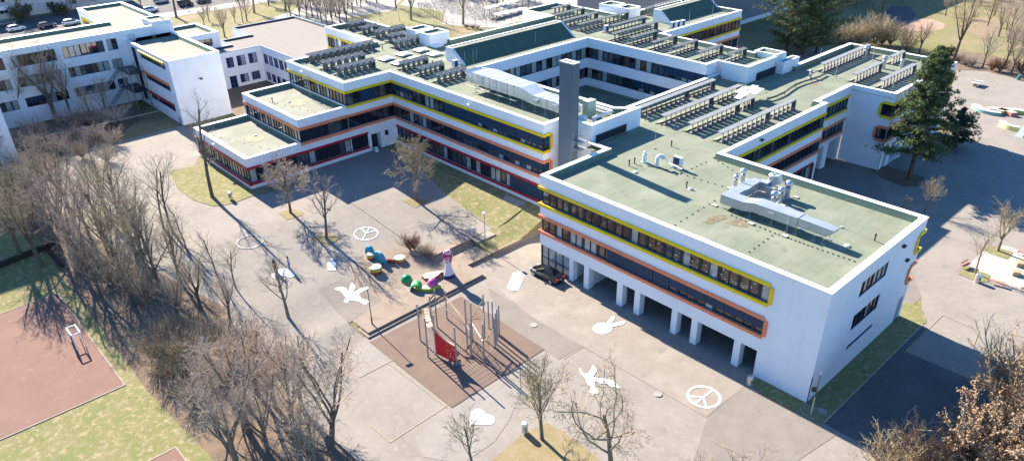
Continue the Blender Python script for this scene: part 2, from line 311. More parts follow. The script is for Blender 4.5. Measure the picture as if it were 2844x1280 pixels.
drape('leaf_ground',[(-23.3,-34.7),(-45,-34.7),(-52,-33),(-60,-35),(-68,-36.5),(-80,-38.5),(-95,-40.5),(-111,-36.5),(-114,-24),(-126,-15),(-133,-20),(-133,-75),(-110,-100),(-20,-100),(-16,-60)],SOIL,.045)
drape('field_grass',[(-90,-44),(-45,-44.5),(-30,-43.5),(-26,-46),(-20,-100),(-100,-100)],GRASS,.075)
drape('red_court',[(-70.9,-45.85),(-47.85,-45.85),(-47.85,-90),(-70.9,-90)],REDC,.11)
drape('red_court',[(-35.6,-45.5),(-33,-45.5),(-30,-70),(-35.6,-70)],REDC,.11)
mb=MB()
for x0,x1,y0,y1 in ((-71.0,-47.75,-45.85,-45.72),(-47.85,-47.72,-90,-45.85),(-71.05,-70.92,-90,-45.85),(-35.75,-35.6,-70,-45.4),(-35.6,-31,-45.5,-45.37)): mb.box(x0,x1,y0,y1,0,.14)
mb.build('court_kerb',KERB,kind=S)
drape('tree_bed',PL('c2',[(770,900),(600,985),(395,1165),(400,1300),(1300,1300),(1130,1160),(1000,1050)]),GRASS_D,.06)
drape('corner_lawn',[(-5.3,-.02),(-5.25,-1.35)]+PL('c3',[(775,720),(950,820),(1085,872),(1130,900)])+[(2.4,-1.5),(2.4,20.3)]+PL('c4',[(1060,235),(1058,205),(1030,150),(975,108),(920,95)])+[(-.9,20.7),(-.1,20.3),(-.1,.1)],GRASS,.055)
mb=MB(); mb.box(2.4,2.55,-1.3,20.4,-.05,.1); mb.build('road_kerb',KERB,kind=S)
drape('access_road',[(2.55,-1.4),(2.55,20.3),(3.1,20.3),(3.1,14.5),(60,14.5),(60,-1.4)],ROAD,.045)
for pts in (PL('b1',[(415,465),(500,432),(585,460),(580,480),(480,510)]),PL('b1',[(640,640),(735,592),(840,630),(740,690)]),PL('b1',[(1255,385),(1330,358),(1425,385),(1340,430)])):
    drape('tree_pit',pts,GRASS_D,.06)
drape('pale_slab_terrace',[(1.3,37.0),(1.25,41.2),(2.6,45.5),(12,45.5),(14,35.5),(7.8,35.4),(4.0,35.7),(2.6,36)],PAVE2,.05,z=0)
drape('grass_island',PL('RP',[(465,775),(540,700),(600,715),(815,795),(780,870),(640,850)]),GRASS,.075)
drape('grass_island',PL('RP',[(735,510),(830,480),(1060,545),(1010,615),(980,620),(800,560)]),GRASS,.075)
drape('hedge_soil',[(-36,84),(-40,135),(-30,140),(-12,130),(10,122),(60,116),(60,111),(9,117),(-10,122),(-26,125),(-33,120),(-34,95)],SOIL,.05)
drape('pine_soil',PL('ZF',[(1400,480),(1560,455),(1900,560),(1850,640),(1700,640),(1500,560)]),SOIL,.05)
drape('hall_yard',[(-57,80),(-45,84),(-50,110),(-68,128),(-81,118),(-81,84)],PAVE,.03,z=0)
drape('ball_court',PL('T4',[(1560,75),(1700,60),(1760,110),(1700,200),(1600,190),(1480,150)],0),ROAD,.02)
drape('sand_pit',PL('T4',[(1600,215),(1640,190),(1760,145),(1880,148),(1980,185),(1960,225),(1850,245),(1720,240)],0),M('sand_pink',(.40,.26,.19),(.34,.22,.16),scale=.5),.03)
drape('bare_earth',PL('T4',[(2150,150),(2300,130),(2420,170),(2400,260),(2280,300),(2140,240)],0),M('bare_earth',(.26,.19,.12),(.22,.17,.10),scale=.4),.02)
# street and pavements behind
PAVEM=M('pavement',(.30,.275,.255),(.26,.24,.22),scale=.4,layers=(((.34,.32,.30),2,.55,.7),))
drape('street',[(-232,-70),(-212,-70),(-210,26),(-205,130),(-240,130)],ROAD,.02,z=2.2)
drape('pavement',[(-212,-70),(-205,-70),(-203,18),(-198,130),(-205,130),(-210,26)],PAVEM,.05,z=2.2)
drape('pavement',[(-175,28),(-161,28),(-152,45),(-145,52),(-145,58),(-158,62),(-168,72),(-180,84),(-203,80),(-203,62),(-185,48)],PAVEM,.03,z=2.2)
drape('bike_yard',[(-168,73),(-150,76),(-139,66),(-127,72),(-118,90),(-130,115),(-165,120),(-190,100)],M('bike_yard',(.34,.31,.29),(.29,.27,.25),scale=.5),.03,z=2.2)
drape('inner_asphalt',[(-126.4,-5),(-96,-5),(-96,-.2),(-112,9.4),(-126.4,9.4)],SOIL,.05)
drape('inner_lawn',[(-111.5,-14),(-96,-9),(-96,-2),(-111.5,-4)],GRASS,.04)
drape('bike_lawn',[(-165,52),(-150,52),(-140,64),(-150,74),(-163,70)],GRASS,.045,z=2.2)
# ------------------------------------------------------------------ walls, windows, roofs
def seg(p0,p1):
    p0,p1=Vector((p0[0],p0[1],0)),Vector((p1[0],p1[1],0)); d=p1-p0; L=d.length; u=d/L; return p0,u,Vector((u.y,-u.x,0)),L
def wall(mb,p0,p1,z0,z1,ops=(),d=.22,mi=0):
    o,u,n,L=seg(p0,p1); A=sorted(set([0,L]+[v for q in ops for v in q[:2]])); B=sorted(set([z0,z1]+[v for q in ops for v in q[2:4]]))
    pt=lambda a,z,k=0: o+u*a-n*k+Vector((0,0,z))
    for a0,a1 in zip(A,A[1:]):
        for b0,b1 in zip(B,B[1:]):
            ca,cb=(a0+a1)/2,(b0+b1)/2
            if any(q[0]<ca<q[1] and q[2]<cb<q[3] for q in ops): continue
            mb.quad(pt(a0,b0),pt(a1,b0),pt(a1,b1),pt(a0,b1),mi)
    for q in ops:
        a0,a1,b0,b1=q[:4]; dd=q[4] if len(q)>4 else d
        mb.quad(pt(a0,b0),pt(a0,b0,dd),pt(a1,b0,dd),pt(a1,b0),mi); mb.quad(pt(a0,b1),pt(a1,b1),pt(a1,b1,dd),pt(a0,b1,dd),mi)
        if a0>1e-3: mb.quad(pt(a0,b0),pt(a0,b1),pt(a0,b1,dd),pt(a0,b0,dd),mi)
        if a1<L-1e-3: mb.quad(pt(a1,b0),pt(a1,b0,dd),pt(a1,b1,dd),pt(a1,b1),mi)
def window(par,p0,p1,a0,a1,z0,z1,d=.22,pw=1.15,mix=(6,2,1,1),blinds=(),ft=.07,mw=.045,grp=3,frame=None,rows=(),rnd=None,name='window',label=None):
    """one window (a ribbon or a single one): frame and mullions; sub-parts pane and blind"""
    rnd=rnd or random.Random(int((a0+a1)*97+z0*31+p0[0]*7)); o,u,n,L=seg(p0,p1)
    pt=lambda a,z,k: o+u*a-n*k+Vector((0,0,z))
    m=MB(); k=d-.05; bar=lambda a,b,c,e,t=.05: m.obox(pt((a+b)/2,(c+e)/2,k),u*((b-a)/2),n*t,Vector((0,0,(e-c)/2)))
    bar(a0,a1,z0,z0+ft); bar(a0,a1,z1-ft,z1); bar(a0,a0+ft,z0+ft,z1-ft); bar(a1-ft,a1,z0+ft,z1-ft)
    nP=max(1,round((a1-a0)/pw)); st=(a1-a0)/nP
    for i in range(1,nP):
        a=a0+i*st; wd=mw*((2.2 if grp==3 else 4.2) if i%grp==0 and nP>5 else 1); bar(a-wd,a+wd,z0+ft,z1-ft,.045)
    for r in rows: bar(a0+ft,a1-ft,z0+(z1-z0)*r-.03,z0+(z1-z0)*r+.03,.04)
    W=m.build(name,frame or FRAME,par)
    if label: W['label']=label
    gm_=MB(); tot=[0]*mix[0]+[1]*mix[1]+[2]*mix[2]+[3]*mix[3]
    for i in range(nP):
        b0,b1=a0+i*st,a0+(i+1)*st; gm_.quad(pt(b0,z0,d),pt(b1,z0,d),pt(b1,z1,d),pt(b0,z1,d),rnd.choice(tot))
    gm_.build('pane',[GL_D,GL_M,GL_W,GL_L],W)
    if blinds:
        for f0,f1,h in blinds:
            bm_=MB()
            c0,c1=a0+(a1-a0)*f0,a0+(a1-a0)*f1; nn=max(1,round((c1-c0)/2.4)); s2=(c1-c0)/nn
            for i in range(nn):
                b0,b1=c0+i*s2+.05,c0+(i+1)*s2-.05; zb=z1-(z1-z0)*h
                bm_.obox(pt((b0+b1)/2,(zb+z1)/2,d-.13),u*((b1-b0)/2),n*.015,Vector((0,0,(z1-zb)/2)))
                ns=int((b1-b0)/.26)
                for j in range(1,ns): a=b0+(b1-b0)*j/ns; bm_.obox(pt(a,(zb+z1)/2,d-.15),u*.018,n*.012,Vector((0,0,(z1-zb)/2-.01)))
            bm_.build('blind',BLIND,W)
    return W
def trim(mb,p0,p1,a0,a1,zb,zt,t=.36,pr=.15,e0=0,e1=0,ends=(False,False)):
    """coloured band frame standing proud of the wall: lower and upper bar, optional end posts"""
    o,u,n,L=seg(p0,p1); pt=lambda a,z: o+u*a+n*(pr/2-.03)+Vector((0,0,z))
    bar=lambda a,b,c,e: mb.obox(pt((a+b)/2,(c+e)/2),u*((b-a)/2),n*(pr/2+.03),Vector((0,0,(e-c)/2)))
    if zb is not None: bar(a0-e0,a1+e1,zb-t,zb)
    if zt is not None: bar(a0-e0,a1+e1,zt,zt+t)
    if ends[0]: bar(a0-t,a0,zb,zt)
    if ends[1]: bar(a1,a1+t,zb,zt)
def inset(loop,ws):
    n=len(loop); out=[]
    for i in range(n):
        p0,p,p1=[Vector((loop[k%n][0],loop[k%n][1])) for k in (i-1,i,i+1)]
        d0=(p-p0).normalized(); d1=(p1-p).normalized(); n0=Vector((-d0.y,d0.x)); n1=Vector((-d1.y,d1.x)); w0,w1=ws[i-1],ws[i]
        cr=d0.x*d1.y-d0.y*d1.x
        if abs(cr)<.05: out.append(p+n0*max(w0,w1)); continue
        # p + a*d0 + n0*w0 lies on line 1
        q=p+n0*w0; a=((p+n1*w1-q).dot(n1))/d0.dot(n1); out.append(q+d0*a)
    return out
def parapet(par,loop,zt,zr,w=.6,flat=(),col=None,flash=None,name='parapet'):
    n=len(loop); ws=[0.0 if i in flat else w for i in range(n)]; inn=inset(loop,ws); out=inset(loop,[0.0 if i in flat else -.045 for i in range(n)])
    c=MB(); f=MB(); low=inset(loop,[0.0 if i in flat else w+.22 for i in range(n)])
    for i in range(n):
        if i in flat: continue
        j=(i+1)%n; V=lambda q,z: (q[0],q[1],z)
        c.quad(V(out[i],zt),V(out[j],zt),V(inn[j],zt-.015),V(inn[i],zt-.015)); c.quad(V(out[i],zt-.13),V(out[j],zt-.13),V(out[j],zt),V(out[i],zt))
        c.quad(V(loop[i],zt-.13),V(loop[j],zt-.13),V(out[j],zt-.13),V(out[i],zt-.13))
        c.quad(V(inn[j],zt-.015),V(inn[j],zt-.09),V(inn[i],zt-.09),V(inn[i],zt-.015))
        f.quad(V(inn[j],zt-.09),V(low[j],zr-.03),V(low[i],zr-.03),V(inn[i],zt-.09))
    c.build(name,col or COPE,par); f.build('roof_flashing',flash or FLASH,par)
def deck(par,rects,z,mat=None,name='roof'):
    m=MB()
    for r in rects:
        if len(r)==4 and not hasattr(r[0],'__len__'): m.quad((r[0],r[2],z),(r[1],r[2],z),(r[1],r[3],z),(r[0],r[3],z))
        else: m.poly([(q[0],q[1],z) for q in r])
    return m.build(name,mat or DECK,par)
GZ=2.15
# ================================================= front and east classroom wing
W1=thing('school_wing','white L-shaped school wing with yellow and orange bands above an open arcade','school building',(0,0,0))
F0,F1,F2,F3,F4,F5,F6,F7,F8=(-35.5,0),(0,0),(0,20.46),(-24.15,20.46),(-24.15,46.95),(-25.5,46.95),(-25.5,57.5),(-18.95,57.5),(-18.95,81)
LP=[F0,F1,F2,F3,F4,F5,F6,F7,F8,(-37.3,81),(-37.3,60.3),(-38.5,60.3),(-38.5,48.6),(-43.8,48.6),(-43.8,22.4),(-38.4,22.4),(-38.4,11.4),(-35.5,11.4)]
H=12.2; YB,YT,OB,OT=8.62,10.42,4.97,6.68
wm=MB()
cols=[(-30.55,-29.95),(-28.2,-27.45),(-23.2,-22.42),(-20.7,-19.95),(-15.7,-14.99),(-13.2,-12.46),(-8.17,-7.43)]
wall(wm,F0,F1,3.03,H,[(0,30.05,YB,YT),(0,30.05,OB,OT)])
wm.box(-5.65,0,0,.25,0,3.03); 
wall(wm,F1,F2,0,H,[(6.5,12.3,8.75,10.43),(6.6,12.35,4.9,6.7),(6.8,12.5,2.53,3.0),(18.7,19.95,.02,3.0,.6),(19.2,20.46,YB,YT),(19.2,20.46,OB,OT)])
wall(wm,F2,F3,0,H,[(0,24.15,YB,YT),(0,24.15,OB,OT)])
wall(wm,F3,F4,0,H,[(0,26.49,YB,YT),(0,26.49,OB,OT),(19.5,25.3,.7,3.1)])
wall(wm,F4,F5,4.0,H); wall(wm,F5,F6,4.05,H,[(0,10.2,YB,YT),(0,10.2,OB,OT)])
wm.box(-25.8,-25.45,46.96,48.2,0,4.05); wm.box(-26.2,-25.45,51.6,53.2,0,4.05); wm.box(-27,-25.6,56.9,57.45,0,4.05)
wall(wm,F6,F7,0,H,[(4.95,6.55,OB,OT),(4.95,6.55,YB,YT)])
wall(wm,F7,F8,0,H,[(0,23.5,OB,OT),(0,23.5,YB,YT),(1.0,20,.02,3.6,5.0)])
wall(wm,F8,LP[9],0,H); wall(wm,LP[17],F0,0,H,[(9.6,11.4,YB,YT),(9.6,11.4,OB,OT),(8.9,11.4,.02,3.03)])
for y0 in (60.0,64.6,69.2,73.8): wm.box(-20.0,-18.96,y0,y0+.9,0,3.6)
wm.build('wall',WHITE,W1)
# arcade
for c0,c1 in cols:
    am=MB(); am.box(c0,c1,.003,.9,0,3.03); am.build('arcade_column',WHITE,W1)
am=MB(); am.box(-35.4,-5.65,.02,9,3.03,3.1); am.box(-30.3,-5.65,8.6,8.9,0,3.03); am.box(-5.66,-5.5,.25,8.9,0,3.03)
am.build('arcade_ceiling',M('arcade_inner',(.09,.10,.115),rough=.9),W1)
am=MB(); am.box(-30.6,-30.2,.9,8.6,0,3.03); am.box(-28.0,-27.7,.9,5.6,0,3.03); am.build('arcade_side_wall',WHITE,W1)
window(W1,(-35.5,.1),(-30.5,.1),.05,4.95,.05,3.03,d=.15,pw=1.2,mix=(0,0,0,1),rows=(.42,),ft=.1,name='shop_window')
window(W1,(-35.45,11.4),(-35.45,.1),8.9,11.25,.05,3.03,d=.2,pw=1.2,mix=(1,1,0,3),rows=(.42,),ft=.1,name='shop_window')
window(W1,F0,F1,.22,30.05,YB,YT,pw=1.12,grp=2,mix=(2,2,7,3),rnd=random.Random(3),blinds=((0.02,.40,.16),))
window(W1,F0,F1,.22,30.05,OB,OT,pw=1.12,grp=2,mix=(2,2,7,3),rnd=random.Random(5),blinds=((.345,.63,1.0),(.63,1,.66)))
sw=[o for o in W1.children if o.name.startswith('window')][-2]; rs=random.Random(6); m=MB()
for i in range(60):
    a=16+rs.random()*13.6; z=YB+.25+rs.random()*1.2; x=-35.5+a; s=.05+.06*rs.random(); m.poly([(x-s*1.5,.14,z),(x,.14,z-s*.5),(x+s*1.5,.14,z+s*.4),(x,.14,z+s*.6)])
m.build('paper_stickers',M('paper',(.8,.8,.8)),sw,kind='stuff')
for zb,zt,lab in ((YB,YT,0),(OB,OT,1)):
    window(W1,LP[17],F0,9.6,11.18,zb,zt,pw=.8,mix=(3,1,1,1))
    window(W1,F1,F2,19.2,20.24,zb,zt,pw=.6,mix=(4,1,1,1)); window(W1,F2,F3,.22,24.37,zb,zt,pw=1.15)
    window(W1,F3,F4,-.22,26.49,zb,zt,pw=1.12,mix=(7,2,0,0),rnd=random.Random(9+lab)); window(W1,F5,F6,-.1,10.2,zb,zt,pw=1.2,mix=(4,3,0,0)); window(W1,F6,F7,4.95,6.33,zb,zt,pw=1.6,mix=(1,0,0,0)); window(W1,F7,F8,.22,23.5,zb,zt,mix=(4,1,1,0))
window(W1,F1,F2,6.5,12.3,8.75,10.43,pw=1.0,mix=(0,0,1,4),d=.16); window(W1,F1,F2,6.6,12.35,4.9,6.7,pw=1.0,mix=(3,0,1,2),d=.16,rnd=random.Random(4)); window(W1,F1,F2,6.8,12.5,2.53,3.0,pw=2.9,d=.16)
window(W1,F1,F2,18.7,19.95,.02,3.0,d=.58,pw=1.3,name='door',mix=(0,0,0,1)); window(W1,F3,F4,19.5,25.3,.7,3.1,pw=1.3)
window(W1,(-25.6,46.96),(-25.6,57.4),.1,10.3,.02,4.0,d=1.5,pw=1.5,mix=(4,1,0,0))
window(W1,F7,F8,1,20,.02,3.6,d=5.0,pw=2,mix=(4,1,0,0))
for (nm,mt,zb,zt) in (('yellow_band',YEL,YB,YT),('orange_band',ORA,OB,OT)):
    t=MB(); trim(t,F0,F1,0,30.05,zb,zt,e0=.24,ends=(False,True)); trim(t,LP[17],F0,9.4,11.4,zb,zt,ends=(True,False)); t.build(nm,mt,W1)
    t=MB(); trim(t,F1,F2,19.2,20.46,zb,zt,e1=.24,ends=(True,False)); trim(t,F2,F3,0,24.15,zb,zt); t.build(nm,mt,W1)
    t=MB(); trim(t,F3,F4,.25,26.49,zb,zt,e1=.1); t.build(nm,mt,W1)
    t=MB(); trim(t,F5,F6,.1,10.2,zb,zt); t.build(nm,mt,W1)
    t=MB(); trim(t,F6,F7,4.95,6.55,zb,zt,e1=.24,ends=(True,False)); trim(t,F7,F8,0,23.5,zb,zt,ends=(False,True)); t.build(nm,mt,W1)
t=MB(); trim(t,F3,F4,19.5,25.3,.7,3.1,t=.3,ends=(True,True)); t.build('red_band',RED,W1)
parapet(W1,LP,H,11.45,.62,flat=(10,11,12,14,15))
deck(W1,[(-35.3,-.3,.3,11.2),(-38.6,-.3,11.2,20.2),(-43.6,-24.4,20.2,47.6),(-43.8,-25.7,47.6,57.3),(-38.8,-19.2,57.3,80.8)],11.45)
# ================================================= main block round the courtyard
W2=thing('school_building','large white school block with stepped green roofs, red-edged terrace and inner courtyard','school building',(-77.6,8.26,GZ))
HM=14.14; Q=[(-95.5,-.23),(-77.6,-.23),(-77.6,8.26),(-43.2,8.26),(-43.2,12.35),(-38.6,12.35),(-38.6,22.3),(-41.3,19.9),(-69.2,19.9),(-69.2,45.5),(-44,45.5),(-44,48.7),(-38.5,48.7),(-38.5,60.2),(-42.8,60.2),(-42.8,57.2),(-61.4,57.2),(-61.4,83.5),(-77,83.5),(-77,64),(-95,64),(-95,53.8),(-86.8,53.8),(-86.8,28),(-103,28),(-103,26),(-112.3,26),(-112.3,17),(-95.5,17)]
yb,yt,ob,ot,rb,rt=10.52,12.45,6.9,8.77,3.15,5.2
wm=MB(); nQ=len(Q); E=lambda i:(Q[i%nQ],Q[(i+1)%nQ])
OPS={0:[(0,17.9,yb,yt)],1:[(0,8.49,yb,yt),(0,8.49,ob,ot),(0.1,3.2,rb,rt),(3.75,5.5,2.2,4.9,1.2),(6.4,7.1,4.0,4.9)],2:[(0,34.4,yb,yt),(0,34.4,ob,ot),(.4,34.4,rb,rt)],3:[(0,1.25,yb,yt),(0,1.25,ob,ot)],
 8:[(0,25.6,yb,yt),(0,25.6,ob,ot)],9:[(0,25.2,yb,yt),(0,25.2,ob,ot)],16:[(.2,26.3,yb,yt),(.2,26.3,ob,ot),(.2,26.3,rb,rt)],27:[(.3,4.6,yb,yt),(5.2,11,yb+.6,yt),(11.6,16,yb+.6,yt)],5:[]}
for i in range(nQ):
    if i in(6,): wall(wm,*E(i),11.3,HM); continue
    z0=11.2 if i in (11,12,13,14) else (GZ-.8 if i in(0,1,2,3) else 0.0)
    wall(wm,*E(i),z0,HM,OPS.get(i,[]))
wm.quad((-38.6,12.36,0),(-38.6,12.36,3),(-38.6,22.3,3),(-38.6,22.3,0))
wm.build('wall',WHITE,W2)
def ribs(i,lst):
    for a0,a1,zb,zt,kw in lst: window(W2,*E(i),a0,a1,zb,zt,**kw)
ribs(0,[(0.2,17.68,yb,yt,dict(pw=.95,mix=(2,2,3,2)))])
ribs(1,[(.22,8.71,yb,yt,dict(mix=(4,3,1,1),blinds=((.3,.62,1),))),(.0,8.71,ob,ot,dict(mix=(5,3,0,1))),(.1,3.2,rb,rt,dict(mix=(6,1,0,1))),(6.4,7.1,4.0,4.9,dict(mix=(4,0,0,0)))])
ribs(2,[(-.2,34.18,yb,yt,dict(pw=1.1,mix=(4,4,1,3),blinds=((.0,.16,.55),(.47,.62,1),(.62,1,.72),(.40,.47,1)))),(-.2,34.18,ob,ot,dict(pw=1.1,mix=(5,4,1,3),blinds=((.47,.66,.55),(.66,1,.62)))),(.4,34.4,rb,rt,dict(pw=1.1,mix=(4,4,1,3),blinds=((.80,1,1),)))])
ribs(3,[(.22,1.25,yb,yt,dict(pw=1.1,blinds=((0,1,.7),))),(.22,1.25,ob,ot,dict(pw=1.1,blinds=((0,1,.6),)))])
ribs(8,[(.22,25.4,yb,yt,dict(pw=1.25,mix=(4,4,1,3),rnd=random.Random(2))),(.22,25.4,ob,ot,dict(pw=1.25,mix=(4,4,1,3),rnd=random.Random(8)))])
ribs(9,[(0,25.4,yb,yt,dict(pw=1.2,mix=(4,4,1,3),blinds=((.66,1,.72),))),(0,25.2,ob,ot,dict(pw=1.2,mix=(4,4,1,3),blinds=((.42,.95,.7),)))])
ribs(16,[(.2,26.08,yb,yt,dict(pw=1.3,mix=(4,3,2,1))),(.2,26.08,ob,ot,dict(pw=1.3,mix=(4,3,2,1))),(.2,26.3,rb,rt,dict(pw=1.3))])
ribs(27,[(.3,4.6,yb,yt,dict(mix=(2,1,1,2))),(5.2,11,yb+.6,yt,dict(mix=(3,1,1,1))),(11.6,16,yb+.6,yt,dict(mix=(3,1,1,1)))])
window(W2,*E(1),3.75,5.5,2.2,4.9,d=1.15,pw=.9,name='entrance_door',mix=(3,1,0,0),rows=(.75,))
for nm,mt,zb,zt in (('yellow_band',YEL,yb,yt),('orange_band',ORA,ob,ot),('red_band',RED,rb,rt)):
    t=MB()
    if nm=='yellow_band': trim(t,*E(0),0,17.9,None,zt,e1=.24)
    if nm!='red_band':
        trim(t,*E(1),0 if nm=='yellow_band' else -.0,8.49,zb,zt); trim(t,*E(2),.24,34.4,zb,zt,e1=.24); trim(t,*E(3),0,1.25,zb,zt,ends=(False,True))
    else:
        trim(t,*E(1),0.1,3.2,zb,zt,t=.32,ends=(False,False)); trim(t,*E(2),.4,34.4,zb,zt,t=.32)
    t.build(nm,mt,W2)
    if nm!='red_band' or True:
        t=MB(); trim(t,*E(16),.2,26.3,zb,zt,e1=.1); t.build(nm,mt,W2)
t=MB(); trim(t,*E(27),.3,4.6,yb,yt,ends=(False,False)); trim(t,*E(27),5.2,11,yb+.6,yt,t=.35); trim(t,*E(27),11.6,16,yb+.6,yt,t=.35); t.build('yellow_band',YEL,W2)
parapet(W2,Q,HM,13.4,.6)
deck(W2,[(-95.3,-77.8,0,8.46),(-95.3,-69.2,8.46,19.9),(-69.2,-43.4,8.46,19.7),(-43.4,-38.8,12.5,19.8),(-94.8,-69.4,19.9,28),(-112,-94.8,17.2,25.8),(-102.8,-94.8,25.8,27.8),(-86.6,-69.4,28,45.5),(-86.6,-69.4,45.5,53.8),(-69.4,-44.2,45.7,57),(-44.2,-38.7,48.9,57),(-42.6,-38.7,57,60),(-94.8,-69.4,53.8,63.8),(-69.4,-61.6,57,64),(-76.8,-61.6,64,83.3)],13.4)
# terraces
for (y0,y1,zt,zb_,band,nm,zlo) in ((-8.62,-.23,10.49,6.9,ORA,'orange',8.77),(-17.5,-8.62,6.94,3.15,RED,'red',5.2)):
    L=[(-95.9,y0),(-77.6,y0),(-77.6,y1),(-95.9,y1)]; wm=MB(); o2=[(0,18.3,zb_,zlo)]
    wall(wm,L[0],L[1],(zb_-.4 if nm=='orange' else GZ-.8),zt,o2 if nm=='red' else [(0,18.3,zb_,zlo)]); wall(wm,L[1],L[2],GZ-.8,zt,[(0,y1-y0,zb_,zlo)]+([(0,y1-y0,3.15,5.2)] if nm=='orange' else [])); wall(wm,L[3],L[0],0,zt,[(0,3.2,zb_,zlo)])
    if nm=='orange': wall(wm,L[0],L[1],4.0,6.5)
    wm.build('terrace_wall',WHITE,W2)
    window(W2,L[0],L[1],.2,18.08,zb_,zlo,pw=.95,mix=(1,3,2,3) if nm=='red' else (4,2,2,2),rnd=random.Random(3)); window(W2,L[1],L[2],.22 if nm=='red' or True else 0,y1-y0,zb_,zlo,pw=1.1,mix=(5,3,0,1)); window(W2,L[3],L[0],.1,3.0,zb_,zlo)
    if nm=='orange': window(W2,L[1],L[2],0,y1-y0,3.15,5.2,pw=1.1,mix=(7,2,0,1))
    t=MB(); tt=.42 if nm=='orange' else .36
    trim(t,L[0],L[1],0,18.3,zb_ if nm=='red' else None,zlo,t=tt,e1=.24); trim(t,L[1],L[2],0,y1-y0,zb_,zlo,t=tt); trim(t,L[3],L[0],0,3.2,None,zlo,t=tt); t.build(nm+'_band',band,W2)
    if nm=='orange': t=MB(); trim(t,L[1],L[2],0,y1-y0,3.15,5.2,t=.32); t.build('red_band',RED,W2)
    parapet(W2,L,zt,zt-.75,.6,flat=(2,)); deck(W2,[(-95.6,-77.9,y0+.3,y1-.003)],zt-.75,DECK2)
    m=MB(); m.quad((-95.5,y1-.02,zt-.8),(-77.9,y1-.02,zt-.8),(-77.9,y1-.02,zt-.14),(-95.5,y1-.02,zt-.14)); m.build('roof_flashing',FLASH,W2)
# courtyard floor roof
deck(W2,[(-69.1,-44.1,20.1,45.4)],5.0); 
m=MB(); m.box(-69.18,-44,45.0,45.48,5.0,5.5); m.box(-69.18,-68.7,20,45.0,5.0,5.5); m.build('court_upstand',FLASH,W2)
# monitors
def monitor(x0,x1,y0,y1,zt=15.6,z0=13.4):
    r=MB(); xa=x0+1.6
    prof=[(x0,z0),(x1,z0),(xa,zt),(x0,zt)]
    for y,s in ((y0,1),(y1,-1)):
        pp=[(a,y,b) for a,b in prof]; r.poly(pp if s>0 else pp[::-1])
    r.quad((x0,y1,z0),(x0,y0,z0),(x0,y0,zt),(x0,y1,zt)); r.build('monitor_wall',WHITE,W2)
    d=MB(); d.quad((xa,y0+.35,zt-.0),(xa,y1-.35,zt),(x0+.35,y1-.35,zt),(x0+.35,y0+.35,zt)); d.build('monitor_roof',DECK2,W2)
    d=MB(); d.quad((x1,y0+.3,z0+.02),(x1,y1-.3,z0+.02),(xa,y1-.3,zt-.02),(xa,y0+.3,zt-.02)); d.build('monitor_slope',bricks('bitumen_slope',(.075,.12,.085),(.068,.11,.078),(.04,.06,.045),1.0,9.0,.02,swap=True),W2)
    c=MB()
    for y in (y0,y1-.35):
        c.obox(((x1+xa)/2,y+.175,(z0+zt)/2+.02),((x1-xa)/2,0,(z0-zt)/2),(0,.175,0),Vector(((zt-z0),0,(x1-xa))).normalized()*.1); c.box(x0,xa,y,y+.35,zt-.05,zt+.1)
    c.box(x0-.03,x0+.35,y0+.35,y1-.35,zt-.05,zt+.1); c.build('monitor_coping',COPE,W2)
monitor(-78.2,-73.5,20.1,46.6); monitor(-70.7,-66.3,66.3,83.3)
def penthouse(x0,x1,y0,y1,zt,z0=13.4,w=.35,par=None):
    r=MB(); L=[(x0,y0),(x1,y0),(x1,y1),(x0,y1)]
    for i in range(4): wall(r,L[i],L[(i+1)%4],z0,zt)
    r.build('penthouse',WHITE,par or W2); parapet(par or W2,L,zt,zt-.35,w); deck(par or W2,[(x0+.3,x1-.3,y0+.3,y1-.3)],zt-.35)
for a in ((-94.2,-91.4,23.6,27.6,15.6),(-90.2,-86.9,23.4,27.8,15.6),(-83.0,-79.2,64.2,68.0,15.4),(-78.6,-75.4,64.6,68.2,15.3),(-42.7,-38.6,57.3,60.1,14.35),(-38.4,-37.1,57.2,62.2,13.4,11.4)): penthouse(*a)
m=MB(); m.box(-38.48,-38.3,51.5,57.0,11.5,12.6); m.build('plant_window',FRAME,W2); m=MB(); m.box(-38.55,-38.4,13.2,19.2,11.6,12.6); m.build('plant_window',FRAME,W2)
# ================================================= left classroom block
W3=thing('classroom_block','long white classroom block behind the bare trees at upper left, windowless end wall','school building',(-132.8,-13.7,GZ))
def simple(par,loop,zt,zr,z0,ops,w=.6,wallmat=WHITE,cope=None,decks=(),dm=None,flat=(),flash=None,walln='wall'):
    wm=MB(); n=len(loop)
    for i in range(n): wall(wm,loop[i],loop[(i+1)%n],z0,zt,ops.get(i,[]))
    wm.build(walln,wallmat,par); parapet(par,loop,zt,zr,w,flat=flat,col=cope,flash=flash); deck(par,decks,zr,dm or DECK2)
L1=[(-143,-75),(-132.8,-75),(-132.8,-13.7),(-132.8,-4.5),(-161.5,-4.5),(-161.5,-13.7),(-143,-13.7)]
ops={1:[]}; LB=[(12.3,14.35),(8.85,10.65),(5.2,6.9)]
xs=lambda y:y+75
wins=[]
for zb,zt in LB:
    y=-22.5
    for k in range(6): wins.append((xs(y-8.2*k-2.2),xs(y-8.2*k+4.8),zb,zt))
    wins.append((xs(-17.1),xs(-15.3),zb,zt))
ops={1:wins,5:[(2,16,11.9,13.6)]}
simple(W3,L1,15.5,14.9,0,ops,decks=[(-142.8,-133,-74.8,-13.7),(-161.3,-133,-13.7,-4.7)])
for q in wins: window(W3,L1[1],L1[2],*q,pw=1.0,mix=(2,1,1,3),blinds=(((.0,.5,.6),) if q[2]<8 else ()),d=.2)
window(W3,L1[5],L1[6],2,16,11.9,13.6,pw=1.2,mix=(2,2,0,2)); t=MB(); trim(t,L1[5],L1[6],2,16,11.9,13.6,ends=(True,False)); t.build('yellow_band',YEL,W3)
L2=[(-132.8,-13.8),(-111.8,-13.8),(-111.8,-4.7),(-132.8,-4.7)]
